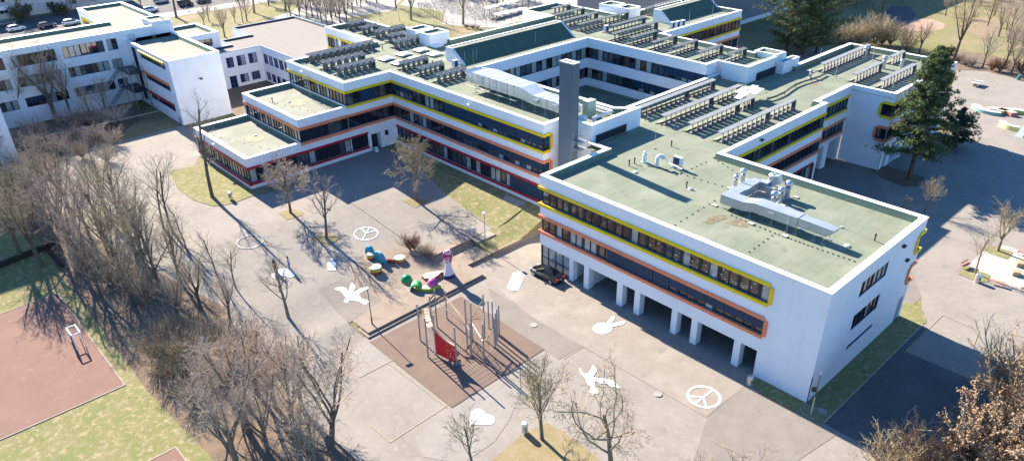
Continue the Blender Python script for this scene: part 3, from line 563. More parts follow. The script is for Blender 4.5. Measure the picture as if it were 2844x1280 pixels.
b3=[(6.6,18.9,11.7,12.7),(6.7,18.8,7.8,8.95),(6.7,18.8,4.1,5.2),(2.2,4.6,3,13)]
simple(W3,L2,13.7,13.1,0,{0:b3},decks=[(-132.6,-112,-13.6,-4.9)],flat=(3,))
for q,mt,nm in zip(b3,(YEL,ORA,RED),('yellow_band','orange_band','red_band')):
    window(W3,L2[0],L2[1],*q,pw=1.3,mix=(5,3,0,1)); t=MB(); trim(t,L2[0],L2[1],q[0],q[1],None,q[3],t=.36,pr=.3); t.build(nm,mt,W3)
window(W3,L2[0],L2[1],2.2,4.6,3,13,pw=.9,mix=(3,3,0,0),rows=(.33,.66))
L3=[(-134.5,-13.65),(-131.6,-13.65),(-131.6,-4.55),(-134.5,-4.55)]
L4=[(-142.5,-4.4),(-131.5,-4.4),(-131.5,3.6),(-142.5,3.6)]
simple(W3,L4,12.5,11.9,0,{1:[(3.6,6.4,10.0,11.4)]},decks=[(-142.3,-131.7,-4.3,3.4)]); window(W3,L4[1],L4[2],3.6,6.4,10.0,11.4,pw=1.3)
penthouse(-138.5,-133.0,-8.2,-4.6,16.1,14.9,.4,W3)
m=MB(); m.box(-132.7,-132.55,-13.2,-12,13.4,14.6); m.build('wall_hatch',M('hatch',(.6,.6,.6)),W3)
# fire escape stair
FS=thing('fire_escape','grey steel fire escape stair in the shaded corner of the left classroom block','stair',(-129.5,-17,GZ))
for z in (9.0,5.6): m=MB(); m.box(-132.7,-126.2,-16.6,-13.9,z-.12,z); m.build('landing',DARK,FS)
for zt,zb in ((9.0,5.7),(5.6,2.3)):
    m=MB(); ra=MB(); n=11
    for i in range(n):
        y=-16.6-i*.33; z=zt-(zt-zb)*(i+1)/n; m.box(-132.4,-130.9,y-.3,y,z-.04,z)
    for x in (-132.45,-130.85): ra.tube((x,-16.6,zt+1),(x,-16.6-n*.33,zb+1),.03); m.obox((x,-16.6-n*.165,(zt+zb)/2-.1),(0,-n*.165,-(zt-zb)/2),(.03,0,0),(0,.07,.13))
    for y in (-16.6,):
        ra.tube((-130.8,y,zt+1),(-126.2,y,zt+1),.03); ra.tube((-126.2,y,zt+1),(-126.2,-13.9,zt+1),.03)
        for k in range(12): ra.tube((-130.8+k*.41,y,zt),(-130.8+k*.41,y,zt+1),.014,n=4)
    m.build('stair_flight',STEEL,FS); ra.build('railing',STEEL,FS)
for x in (-130.7,-126.2):
    for y in (-16.55,-14): m=MB(); m.tube((x,y,GZ-.2),(x,y,10.2),.07); m.build('post',STEEL,FS)
# ================================================= blue-window annex
W4=thing('school_annex','low white annex with blue framed windows and a flat brownish gravel roof','school building',(-126.4,9.5,GZ))
L5=[(-131.4,-2.5),(-126.4,-2.5),(-126.4,9.5),(-112.4,9.5),(-112.4,28),(-146,28),(-146,12.4),(-136.5,12.4),(-136.5,5.5),(-131.4,5.5)]
bw=[];bw2=[]
for zb,zt,z2 in ((6.3,8.35,0),(2.9,4.6,1)):
    for a in (-1.6,1.9,4.1,6.6): bw.append((a+2.5,a+4.0+(.3 if a>3 else 0),zb if not(z2 and a==1.9) else GZ,zt))
    for i in range(6): bw2.append((.7+i*2.2,2.5+i*2.2,zb-.3,zt-.35))
simple(W4,L5,9.5,9.1,0,{1:bw,2:bw2},w=.25,decks=[(-136.3,-126.6,5.7,9.7),(-131.2,-126.6,-2.3,5.7),(-145.8,-112.6,12.6,27.8),(-136.3,-112.6,9.7,12.6)],dm=GRAVEL,cope=M('zinc_coping',(.30,.33,.42),(.25,.28,.36),rough=.4),flash=DARK)
for q in bw: window(W4,L5[1],L5[2],*q,pw=.75,mix=(3,2,1,2),frame=BLUEF,rows=(.35,.7),ft=.1,mw=.05,d=.15,name='door' if q[2]==GZ else 'window')
for q in bw2: window(W4,L5[2],L5[3],*q,pw=.9,mix=(3,2,1,2),frame=BLUEF,rows=(.35,),ft=.1,d=.15)
# ================================================= hall, house, left neighbour
W5=thing('sports_hall','big grey windowless hall with a white base strip beyond the pines','hall',(-82,100,0))
m=MB(); m.prism([(-120,98),(-82,98),(-82,200),(-120,200)],3.2,16); m.build('wall',M('grey_cladding',(.235,.235,.25),(.21,.21,.225),scale=.3),W5)
m=MB(); m.prism([(-120,97.8),(-81.85,97.8),(-81.85,200.2),(-120,200.2)],-.1,3.2); m.build('base_wall',WHITE,W5)
W6=thing('apartment_house','pale rendered apartment house behind the parked cars in the upper left corner','house',(-236,-10,GZ))
L6=[(-250,-60),(-237,-60),(-237,20),(-250,20)]; ow=[]
for z in (3.6,6.6,9.6):
    for i in range(13): ow.append((2+i*6,4.2+i*6,z,z+1.5))
simple(W6,L6,14,13.6,0,{1:ow},w=.3,wallmat=M('pale_render',(.58,.56,.55),(.54,.52,.51),scale=.3),decks=[(-249.8,-237.2,-59.8,19.8)],dm=GRAVEL)
for q in ow: window(W6,L6[1],L6[2],*q,pw=1.1,mix=(3,2,0,2),frame=WHITE if q[0]%4<1 else None)
for y in (-43,-19,5):
    for z in (5.0,8.0): m=MB(); m.box(-237,-234.5,y,y+5,z,z+.2); m.box(-234.6,-234.5,y,y+5,z+.2,z+1.1); m.build('balcony',WHITE,W6)
W7=thing('neighbour_building','plain white building corner cut by the left edge of the picture','building',(-112.3,-39.5,GZ))
L7=[(-135,-90),(-112.3,-90),(-112.3,-39.5),(-135,-39.5)]
simple(W7,L7,22,21.5,0,{},decks=[(-134.8,-112.5,-89.8,-39.7)])
# ================================================= roof screens (rows of concrete fins under a tilted beam)
SCR=M('screen_concrete',(.20,.20,.195),(.15,.15,.148),scale=1.5,rough=.85); SCB=M('screen_beam',(.40,.40,.38),(.33,.325,.31),scale=1.2)
SCD=M('screen_hood',(.20,.215,.21),(.15,.165,.16),scale=1.2)
def screen(x,y0,y1,z,label,grp,fin=.055,hgt=1.38,bay=1.15,gap=None,tilt=.0):
    t=thing('roof_screen',label,'roof screen',(x,(y0+y1)/2,z),grp)
    spans=[(y0,y1)] if gap is None else [(y0,gap-.45),(gap+.45,y1)]
    b=MB(); c=MB()
    for a,e in spans:
        m=MB(); n=max(2,round((e-a)/bay)); s_=(e-a-.2)/n; m.box(x-.34,x+.34,a,e,z,z+.14)
        for i in range(n+1):
            ya=a+.1+i*s_; yb=ya+s_*.88
            if i==n: yb=ya+.12
            A_=Vector((x+.34,ya,0)); B_=Vector((x-.34,yb,0)) if i<n else Vector((x-.34,ya,0)); c_=(A_+B_)/2; d_=(B_-A_)/2; nn=Vector((-d_.y,d_.x,0)).normalized()*fin
            m.obox(c_+Vector((0,0,z+.14+(hgt-.2)/2)),d_,nn,(0,0,(hgt-.2)/2))
        m.build('fins',SCR,t)
    a,e=y0-.15,y1+.15; zz=z+hgt+.05; r=.45 if tilt else 0; X1=x+(.62 if tilt else .22); zd=.30 if tilt else 0
    b.poly([(X1,a+r,zz-.16-zd),(X1,e-r,zz-.16-zd),(X1,e-r,zz-.06-zd),(X1,a+r,zz-.06-zd)]); b.poly([(X1,a+r,zz-.06-zd),(X1,e-r,zz-.06-zd),(x-.42,e,zz+.10),(x-.42,a,zz+.10)])
    b.poly([(x-.42,a,zz+.10),(x-.42,e,zz+.10),(x-.42,e,zz-.02),(x-.42,a,zz-.02)]); b.poly([(x-.42,a,zz-.02),(x-.42,e,zz-.02),(X1,e-r,zz-.16-zd),(X1,a+r,zz-.16-zd)])
    b.poly([(X1,a+r,zz-.16-zd),(X1,a+r,zz-.06-zd),(x-.42,a,zz+.1),(x-.42,a,zz-.02)]); b.poly([(X1,e-r,zz-.06-zd),(X1,e-r,zz-.16-zd),(x-.42,e,zz-.02),(x-.42,e,zz+.1)])
    b.build('beam',SCD if z>12 else SCB,t)
    # sloped upstand on the lit side
    c.poly([(x-.43,y0,z+.3),(x-.43,y1,z+.3),(x-1.3,y1,z+.03),(x-1.3,y0,z+.03)][::-1]); c.poly([(x-.43,y0,z),(x-.43,y0,z+.3),(x-1.3,y0,z+.03)]); c.poly([(x-.43,y1,z+.3),(x-.43,y1,z),(x-1.3,y1,z+.03)])
    c.build('upstand',DECK,t)
for i,(x,y0,y1,gp) in enumerate(((-40.9,24.9,43.3,36.9),(-36.5,24.7,43.4,36.7),(-32.1,24.7,40.0,36.6),(-27.4,24.6,43.2,36.7))):
    screen(x,y0,y1,11.45,'long roof screen on the near green roof, %s counted from the courtyard parapet'%nth(i),'roof screens on the front wing roof',gap=gp)
for x,y0,y1,l in ((-33.1,62.6,79.4,'long concrete roof screen beside the upper left parapet of the far right roof'),(-26.8,60.8,69.8,'concrete roof screen in the middle of the far right roof, nearer the white facade'),(-27.0,74.5,79.3,'short concrete roof screen in the middle of the far right roof, by its back parapet'),(-22.5,60.6,72.5,'concrete roof screen on the far right roof partly hidden by the tall pine')):
    screen(x,y0,y1,11.45,l,'roof screens on the far right roof')
for i,(x,y0,y1) in enumerate(((-93.6,2.9,15.9),(-88.0,2.2,10.3),(-83.6,2.2,9.4))):
    screen(x,y0,y1,13.4,'grey hooded roof screen on the left roof corner, %s from the outer parapet'%nth(i),'roof screens on the left of the main roof',fin=.10,bay=1.3,hgt=1.45,tilt=1)
for i,(x,y0,y1) in enumerate(((-109,20.1,24.1),(-104.1,20.1,23.8),(-99.6,20.1,27.0),(-95.1,19.9,23.9),(-90.9,18.2,24.3))):
    screen(x,y0,y1,13.4,'small hooded roof screen beside the gravel roof, %s from the far corner'%nth(i),'roof screens on the rear left roof',fin=.10,bay=1.3,hgt=1.4,tilt=1)
for i,(x,y0,y1) in enumerate(((-78.5,11,16.4),(-74.0,11.1,16.2),(-69,10.8,16.7))):
    screen(x,y0,y1,13.4,'hooded roof screen between the skylight domes and the big silver duct, %s from the domes'%nth(i),'roof screens by the skylight domes',fin=.08,bay=1.1,hgt=1.4,tilt=1)
for i,(x,y0,y1) in enumerate(((-88.8,56.6,61.6),(-84.3,52.7,61),(-79.5,50,59.7),(-75.3,49.8,64.1),(-70.1,53.1,62.9),(-65.9,48.5,61.3),(-61.7,48.5,55.6),(-57,48.5,55.2),(-52.5,48.6,55),(-47.6,48.6,55.2),(-43.6,51.1,56))):
    screen(x,y0,y1,13.4,'concrete roof screen on the roof behind the courtyard, %s from the back'%nth(i),'roof screens behind the courtyard',hgt=1.4)
screen(-74.8,69.2,72,13.4,'short roof screen beside the far sloped skylight','roof screens at the far end'); screen(-75.3,73,82.9,13.4,'long roof screen along the farthest parapet','roof screens at the far end')
# ================================================= roof equipment
RZ=11.45; MZ=13.4
t=thing('chimney','tall square dark grey chimney with three flues, at the end of the main block','chimney',(-40.1,9.5,0))
m=MB(); m.box(-41.2,-38.95,8.95,10.15,0,22.5); 
CHM=bricks('chimney_cladding',(.115,.146,.178),(.11,.14,.172),(.097,.125,.155),.3,6.2,.012,rough=.7); m.build('shaft',CHM,t)
m=MB(); m.box(-41.23,-38.92,8.92,10.18,22.5,22.62); m.build('cap',M('chimney_cap',(.62,.58,.54)),t)
for k,x in enumerate((-40.65,-40.05,-39.5)):
    m=MB(); m.lathe((x,9.55,22.62),[(.24,0),(.24,.012)],12); m.build('flue',DARK,t)
m=MB()
for z in (11.9,12.9): m.box(-38.95,-37.6,9.2,10.6,z-.04,z)
for x in (-38.9,-37.65):
    for y in (9.25,10.55): m.tube((x,y,11.5),(x,y,13.8),.03)
for z in (13.3,13.8): m.tube((-37.65,9.25,z),(-37.65,10.55,z),.03); m.tube((-38.9,9.25,z),(-37.65,9.25,z),.03)
m.build('service_platform',STEEL,t)
# big silver duct on the main roof
t=thing('ventilation_plant','long silver sheet metal ventilation duct on legs along the courtyard parapet','ventilation duct',(-53,13.5,MZ))
m=MB(); 
def duct(mb,secs):
    """loft of rectangular sections (x,y0,y1,z0,z1)"""
    for a,b in zip(secs,secs[1:]):
        A=[(a[0],a[1],a[3]),(a[0],a[2],a[3]),(a[0],a[2],a[4]),(a[0],a[1],a[4])]; B=[(b[0],b[1],b[3]),(b[0],b[2],b[3]),(b[0],b[2],b[4]),(b[0],b[1],b[4])]
        for k in range(4): mb.quad(A[k],B[k],B[(k+1)%4],A[(k+1)%4])
    a=secs[0]; mb.quad((a[0],a[1],a[3]),(a[0],a[1],a[4]),(a[0],a[2],a[4]),(a[0],a[2],a[3])); a=secs[-1]; mb.quad((a[0],a[1],a[3]),(a[0],a[2],a[3]),(a[0],a[2],a[4]),(a[0],a[1],a[4]))
PLM=M('duct_sheet',(.70,.71,.71),(.58,.60,.61),rough=.32,metal=.55,scale=.8,layers=(((.48,.50,.52),.5,.6,.75),))
duct(m,[(-62.2,12.2,15.2,14.7,16.3),(-51.6,12.2,15.2,14.7,16.3),(-49.3,12.3,14.8,14.4,15.7),(-43.9,12.3,14.8,14.4,15.7),(-42.6,12.3,14.6,14.4,15.5)]); m.build('duct',PLM,t)
for i in range(15):
    x=-62.0+i*1.28; m=MB()
    if x<-52: m.box(x,x+.035,12.17,15.23,14.68,16.33); m.build('duct_flange',STEEL,t)
    elif x>-49: m.box(x,x+.035,12.27,14.83,14.38,15.73); m.build('duct_flange',STEEL,t)
m=MB(); m.obox((-62.9,13.6,15.9),(.55,0,-.28),(0,1.5,0),(.1,0,.2)); m.obox((-62.8,13.6,15.1),(.5,0,-.25),(0,1.5,0),(.1,0,.2)); m.build('intake_hood',PLM,t)
m=MB(); duct(m,[(-65.2,14.6,17.2,14.4,15.4),(-62.2,14.9,17.4,14.4,15.6),(-56,15.0,17.0,14.4,15.5)]); m.build('return_duct',PLM,t)
for x in (-61.5,-59,-56.5,-54,-51.5,-49,-47,-45):
    for y in (12.4,14.7): m=MB(); m.tube((x,y,MZ),(x,y,14.7),.045); m.box(x-.25,x+.25,y-.2,y+.2,MZ,MZ+.08); m.build('leg',STEEL,t)
m=MB(); m.tube((-63,11.9,14.3),(-52,11.9,14.3),.06); m.build('support_rail',STEEL,t)
for b_ in ((-60.5,-59.6,12.13,12.2,15.0,16.1),(-57.5,-56.6,12.13,12.2,15.0,16.1),(-55.2,-54.3,12.13,12.2,15.0,16.1),(-49,-48.2,11.95,12.3,14.8,15.3),(-45.4,-44.6,12.0,12.3,14.9,15.4)): m=MB(); m.box(*b_); m.build('hatch',METAL,t)
t=thing('pipe_run','white insulated pipes and a green cabinet behind the dark chimney','pipework',(-41,16,MZ))
m=MB(); m.path([(-45.5,18.4,14.1),(-40.4,18.4,14.1),(-40.4,14.5,14.1),(-39.6,14.5,13.6)],.22,8); m.path([(-45.5,17.8,13.9),(-41,17.8,13.9)],.12,8); m.build('pipe',M('pipe_wrap',(.66,.66,.65),rough=.5),t)
m=MB(); m.box(-43.2,-42.2,15.6,17.2,MZ,15.6); m.build('cabinet',M('green_cabinet',(.40,.47,.36)),t)
m=MB(); m.lathe((-41.6,13.9,13.9),[(.1,-.5),(.55,-.35),(.62,0),(.55,.35),(.1,.5)],14); m.build('tank',M('tank_white',(.7,.72,.74),rough=.4),t)
# duct on the front wing roof
t=thing('roof_duct','grey galvanised L-shaped ventilation duct on stands in the middle of the nearest roof','ventilation duct',(-13,9.5,RZ))
DM=M('duct_grey',(.47,.49,.51),(.38,.41,.43),rough=.4,metal=.5,scale=.9,layers=(((.34,.36,.38),.6,.6,.75),))
m=MB(); duct(m,[(-16.9,8.7,10.2,12.0,13.0),(-14.3,8.7,10.2,12.0,13.0),(-13.0,8.9,10.6,12.2,13.2),(-8.2,8.8,10.3,12.2,13.3),(-8.2,8.95,10.15,12.3,13.25),(-5.2,8.95,10.1,12.3,13.2),(-4.5,9.0,10.05,12.9,13.15)]); m.build('duct',DM,t)
m=MB()
for y0,y1,z in ((10.2,11.6,13.0),(11.6,13.0,12.9),(13.0,14.4,13.0),(14.4,15.4,12.8)): m.box(-17.0,-15.7,y0+.004,y1-.004,12.0,z)
m.box(-15.9,-14.9,14.5,15.4,12.0,13.0); m.build('side_duct',DM,t)
m=MB()
for z0,z1 in ((11.45,12.1),(12.1,12.7)): m.box(-14.9+.02,-13.9,14.4,15.3,z0,z1-.01)
m.obox((-14.5,15.6,13.3),(.5,0,.15),(0,.45,0),(-.15,0,.45)); m.lathe((-15.0,15.9,12.4),[(.5,0),(.5,1.2),(.3,1.4)],12); m.build('fan_housing',METAL,t)
for x in (-16.5,-15,-13.4,-10.9,-8.2,-6.3,-5.3):
    for y in (8.9,10.2): m=MB(); m.tube((x,y,RZ),(x,y,12.2),.03); m.box(x-.22,x+.22,y-.15,y+.15,RZ,RZ+.07); m.build('stand',STEEL,t)
m=MB(); m.box(-16.8,-13.0,11.2,15.8,RZ+.004,RZ+.06); m.build('slab',M('slab_pale',(.42,.38,.34)),t)
m=MB(); m.box(-11.4,-10.7,8.77,8.8,12.7,12.95); m.build('label_plate',M('label_plate',(.6,.55,.55)),t)
def cowl(x,y,z,s,label,grp):
    t=thing('vent_cowl',label,'vent cowl',(x,y,z),grp)
    m=MB(); m.lathe((x,y,z),[(.36*s,0),(.36*s,.06*s),(.28*s,.08*s),(.28*s,1.05*s),(.32*s,1.06*s)],14); m.build('stack',METAL,t,smooth=False)
    m=MB(); m.lathe((x,y,z+1.06*s),[(.16*s,0),(.2*s,.12*s),(.36*s,.24*s),(.40*s,.42*s),(.34*s,.58*s),(.2*s,.70*s),(.04*s,.74*s)],14); m.build('turbine_head',METAL,t,smooth=True)
for x,y,s,l in ((-18.63,14.4,.85,'smaller of the two onion-topped vent cowls left of the grey roof duct'),(-18.66,15.95,1.0,'taller of the two onion-topped vent cowls left of the grey roof duct'),(-13.08,13.0,1.0,'silver vent cowl right behind the long arm of the grey roof duct'),(-13.1,14.5,1.0,'silver vent cowl in the middle of the row of three right of the roof duct'),(-13.1,15.95,1.15,'tallest vent cowl, rear one of the row of three right of the roof duct'),
   (-32.2,76.2,1.1,'vent cowl beside the long screen on the far right roof'),(-27.0,71.6,1.2,'vent cowl with a square box on the far right roof, left of the pine'),(-24.9,73.5,.9,'small vent cowl on a box on the far right roof, nearest the pine')):
    cowl(x,y,RZ,s,l,'metal vent cowls')
cowl(-33.0,58.6,RZ,.75,'lone squat vent stack near the start of the black roof cable','metal vent cowls')
m=MB(); m.lathe((-33,58.6,RZ),[(.42,0),(.42,.1),(.1,.12)],12)
def stub(name,x,y,z,label,cat,grp):
    m=MB(); m.lathe((x,y,z),[(.12,0),(.07,.05),(.07,.45)],8); m.lathe((x,y,z+.45),[(.05,0),(.05,.06),(.1,.1),(.1,.3),(.07,.34)],8); return solo(m,name,DARK,label,cat,(x,y,z),grp)
for reg,a,b,l in (('X',175,392,'front one of the two black vent pipes at the edge of the blue roof shadow'),('X',270,350,'rear one of the two black vent pipes at the edge of the blue roof shadow'),('X',1200,782,'black vent pipe beside a rust stain right of the shadow strip'),('X',930,42,'black vent pipe in front of the roof screens on the near roof'),('b3',1518,648,'black vent pipe near the right corner of the nearest roof'),('ZB',1165,865,'black vent pipe among the roof screens on the near roof')):
    p=P(reg,a,b,RZ); stub('vent_pipe',p.x,p.y,RZ,l,'vent pipe','black vent pipes')
for reg,a,b,l in (('N',215,495,'black vent pipe beside the big sloped skylight'),('a1',1118,338,'black vent pipe near the skylight domes on the left roof'),('a1',1453,440,'black vent pipe between the skylight domes and the sloped skylight')):
    p=P(reg,a,b,MZ); stub('vent_pipe',p.x,p.y,MZ,l,'vent pipe','black vent pipes')
p=P('a1',380,688,9.74); stub('vent_pipe',p.x,p.y,9.74,'black vent pipe on the orange-edged terrace roof','vent pipe','black vent pipes')
# air conditioner group
def pt_(reg,a,b,z=RZ): return P(reg,a,b,z)
p=pt_('X',450,330); t=thing('vent_stack','white cylindrical vent stack on a square foot near the air conditioner','vent stack',p)
m=MB(); m.box(p.x-.4,p.x+.4,p.y-.3,p.y+.3,RZ,RZ+.08); m.lathe((p.x,p.y,RZ+.08),[(.27,0),(.27,.95),(.15,1.1),(.2,1.15),(.2,1.3),(.05,1.4)],14); m.build('stack',M('white_metal',(.7,.72,.74),rough=.4),t)
p=pt_('X',670,405); t=thing('gooseneck_vent','white gooseneck vent beside the air conditioner','vent',p)
m=MB(); m.tube(p,(p.x,p.y,RZ+1.1),.24,n=12)
for i in range(6):
    a0,a1=PI*i/6,PI*(i+1)/6; q=lambda a:(p.x+.32*(1-math.cos(a)),p.y+.16*(1-math.cos(a)),RZ+1.1+.32*math.sin(a)); m.tube(q(a0),q(a1),.24,n=12)
m.build('pipe',MATS['white_metal'],t)
p=pt_('X',985,470); t=thing('air_conditioner','white air conditioning unit with a dark fan grille standing on the nearest roof','air conditioner',(p.x,p.y+.8,RZ))
m=MB(); m.box(p.x-.75,p.x+.45,p.y+.55,p.y+1.0,RZ+.45,RZ+1.45); m.build('casing',MATS['white_metal'],t)
m=MB(); m.box(p.x-.65,p.x+.2,p.y+.535,p.y+.548,RZ+.52,RZ+1.35); m.build('grille',M('grille',(.05,.07,.12)),t)
m=MB()
for x in (-.6,.3): m.box(p.x+x-.05,p.x+x+.05,p.y+.5,p.y+1.05,RZ+.1,RZ+.45); m.box(p.x+x-.3,p.x+x+.3,p.y+.3,p.y+1.1,RZ,RZ+.1)
m.path([(p.x-1.9,p.y+.6,RZ+.8),(p.x-1.2,p.y+.45,RZ+.45),(p.x+1.0,p.y+.1,RZ+.4)],.07,6); m.build('bracket',METAL,t)
for reg,a,b,zz,l in (('N',1620,330,MZ,'group of white condenser units beside the far sloped skylight'),('N',880,370,MZ,'white condenser unit in front of the yellow-lit roof screen'),('U',40,190,MZ,'small white condenser unit at the foot of the big sloped skylight')):
    p=P(reg,a,b,zz); t=thing('condenser_unit',l,'condenser unit',p)
    for k in range(3 if 'group' in l else 1):
        m=MB(); x0,y0=p.x+k*.25,p.y+k*1.25; m.box(x0-.3,x0+.3,y0,y0+.95,zz+.2,zz+1.3); m.build('casing',MATS['white_metal'],t)
        m=MB(); m.box(x0+.3,x0+.315,y0+.1,y0+.8,zz+.3,zz+1.2); m.build('grille',MATS['grille'],t)
    m=MB(); m.box(p.x-.5,p.x+1.2,p.y-.2,p.y+(4 if 'group' in l else 1.3),zz,zz+.15); m.build('base',CONC,t)
# skylight domes
for (x,y),l in zip(((-86.3,24.2),(-86.1,20.7),(-86.1,17.0),(-82.3,20.7),(-82.4,16.9),(-85.9,13.2),(-82.2,13.2)),('rear one next to the white penthouse','second from the rear in the left row','third from the rear in the left row','rear one of the right row','middle one of the right row','front one of the left row','front one of the right row')):
    t=thing('skylight_dome','white square skylight dome on the main roof, '+l,'skylight',(x,y,MZ),'white skylight domes')
    m=MB(); m.box(x-1.05,x+1.05,y-1.05,y+1.05,MZ,MZ+.28); m.build('curb',FLASH,t)
    m=MB(); n=8; s=1.15
    def hz(i,j): a,b=abs(2*i/n-1),abs(2*j/n-1); return .30+.26*(1-a**3)*(1-b**3)
    for i in range(n):
        for j in range(n):
            c=lambda i,j:(x-s+2*s*i/n,y-s+2*s*j/n,MZ+hz(i,j)); m.quad(c(i,j),c(i+1,j),c(i+1,j+1),c(i,j+1))
    for i in range(4): pass
    m.build('dome',M('dome_acrylic',(.82,.81,.78),rough=.25,spec=.5),t,smooth=True)
# lightning rods
rods=[('ZB',205,990,RZ),('ZB',600,825,RZ),('ZB',535,1085,RZ),('ZB',925,915,RZ),('a3',545,970,RZ),('a3',770,855,RZ),('a3',855,515,RZ),('b3',925,590,RZ),('ZE',515,570,RZ),('ZE',1190,745,RZ),('ZE',320,400,RZ),('ZE',950,390,RZ),('ZA',1580,485,RZ),('b3',1295,560,RZ),
 ('ZD',490,440,MZ),('ZD',760,600,MZ),('ZD',1095,300,MZ),('ZD',1505,250,MZ),('N',110,510,MZ),('N',1135,485,MZ),('N',1615,580,MZ),('N',2010,695,MZ),('N',1825,245,MZ),('N',2085,185,MZ),('N',1580,210,MZ),('U',345,100,MZ),('U',300,120,MZ),('U',195,140,MZ),('a1',1050,350,MZ),('a1',1435,530,MZ)]
for reg,a,b,z in rods:
    p=P(reg,a,b,z); t=thing('lightning_rod','thin pale lightning rod on a small concrete foot standing on a green roof','lightning rod',p,'lightning rods on the roofs')
    m=MB(); m.lathe(p,[(.2,0),(.2,.1)],8); m.build('foot',CONC,t); m=MB(); m.tube((p.x,p.y,z+.1),(p.x,p.y,z+2.3),.022,.014,5); m.build('rod',M('rod_metal',(.62,.63,.62),rough=.4),t)
# conductor holders: dotted lines of small blocks
dm=MB()
def dots(pts,n,z):
    for (a,b) in zip(pts,pts[1:]):
        for i in range(n):
            q=a.lerp(b,i/n); dm.box(q.x-.07,q.x+.07,q.y-.07,q.y+.07,z,z+.07)
dots(PL('b3',[(0,150),(130,175),(545,300),(560,480),(850,600),(1100,690),(1420,800)],RZ),9,RZ+.003)
dots(PL('b3',[(180,545),(480,360)],RZ),8,RZ+.003); dots(PL('b3',[(680,725),(860,595)],RZ),6,RZ+.003); dots(PL('b3',[(440,95),(1000,470),(1700,490)][:2],RZ),16,RZ+.003); dots(PL('b3',[(190,210),(420,110)],RZ),7,RZ+.003)
dots(PL('ZB',[(180,1010),(440,1100),(700,1150)],RZ),4,RZ+.003); dots(PL('ZB',[(1350,600),(1700,700)],RZ),5,RZ+.003)
dm.build('conductor_holder',DARK,W1,kind='stuff')
dm=MB(); dots([Vector((-92,-16,0)),Vector((-79,-12,0))],8,6.193); dots([Vector((-92,-7,0)),Vector((-79,-3.5,0))],8,9.743)
dm.build('conductor_holder',DARK,W2,kind='stuff')
# small bright paving blocks and caps on roofs
for i,(reg,a,b,z) in enumerate((('b3',545,300,RZ),('b3',447,415,RZ),('b3',690,538,RZ),('b3',918,620,RZ),('b3',990,360,RZ),('b3',900,415,RZ),('b3',650,243,RZ))):
    p=P(reg,a,b,z); m=MB(); m.box(p.x-.28,p.x+.28,p.y-.2,p.y+.2,z,z+.13); solo(m,'ballast_block',M('ballast',(.50,.44,.36)),'small pale ballast block lying on the nearest roof around the grey duct','block',p,'ballast blocks on the nearest roof')
for reg,a,b,z,l in (('X',285,512,RZ,'white round drain cap below the blue roof shadow strip'),('X',1270,812,RZ,'white round drain cap by the rust stain on the nearest roof'),('b3',1335,685,RZ,'white round drain cap at the end of the grey roof duct'),('a1',490,687,9.74,'white round drain cap by the brown stain on the orange-edged terrace'),('a1',265,912,6.19,'white round drain cap by the brown stain on the red-edged terrace')):
    p=P(reg,a,b,z); m=MB(); m.lathe((p.x,p.y,z),[(.26,0),(.26,.14),(.16,.2)],12); solo(m,'drain_cap',M('cap_white',(.8,.8,.78)),l,'drain cap',p,'white drain caps')
for reg,a,b,z in (('a1',545,690,9.745),('a1',258,930,6.195)):
    p=P(reg,a,b,z); rr=random.Random(3); pts=[(p.x+(1.6+.5*rr.random())*math.cos(k/14*2*PI),p.y+(1.2+.5*rr.random())*math.sin(k/14*2*PI)) for k in range(14)]
    drape('roof_stain',pts,M('stain_brown',(.27,.20,.13),(.30,.28,.2),scale=2.2,lo=.4,hi=.6),0.02,z=z)
for pts in (PL('b3',[(360,520),(430,480),(520,480),(530,500),(470,520),(410,540)],RZ),PL('b3',[(520,530),(590,502),(650,515),(670,555),(640,560),(570,545)],RZ)):
    drape('roof_stain',pts,M('stain_dark',(.13,.095,.06),(.22,.2,.13),scale=2.0,lo=.4,hi=.62),0.02,z=RZ)
# black cable bundle on the far roof
p0=P('a3',800,680,RZ); p1=P('a3',1180,505,RZ); m=MB(); pts=[p0.lerp(p1,i/8)+Vector((.35*math.sin(i*1.1),0,.35)) for i in range(9)]
for k in (-.12,.12): m.path([q+Vector((k,0,0)) for q in pts],.07,6)
for q in pts[::2]: m.tube((q.x,q.y,RZ),(q.x,q.y,RZ+.65),.05)
solo(m,'roof_cable',DARK,'black pipe bundle on short posts crossing the roof between the two screen groups','cable',p0)
p=P('a3',660,680,RZ); m=MB(); rr=random.Random(5)
for i in range(8): m.obox((p.x+rr.uniform(-1,1),p.y+rr.uniform(-2,2),RZ+1.25+rr.uniform(0,.3)),(.5,.1,0),(-.1,1.3,.1),(0,0,.03))
solo(m,'insulation_sheets',M('sheet_white',(.72,.74,.78),rough=.5),'crumpled white sheets piled on a roof screen in the middle of the roof','sheets',p)
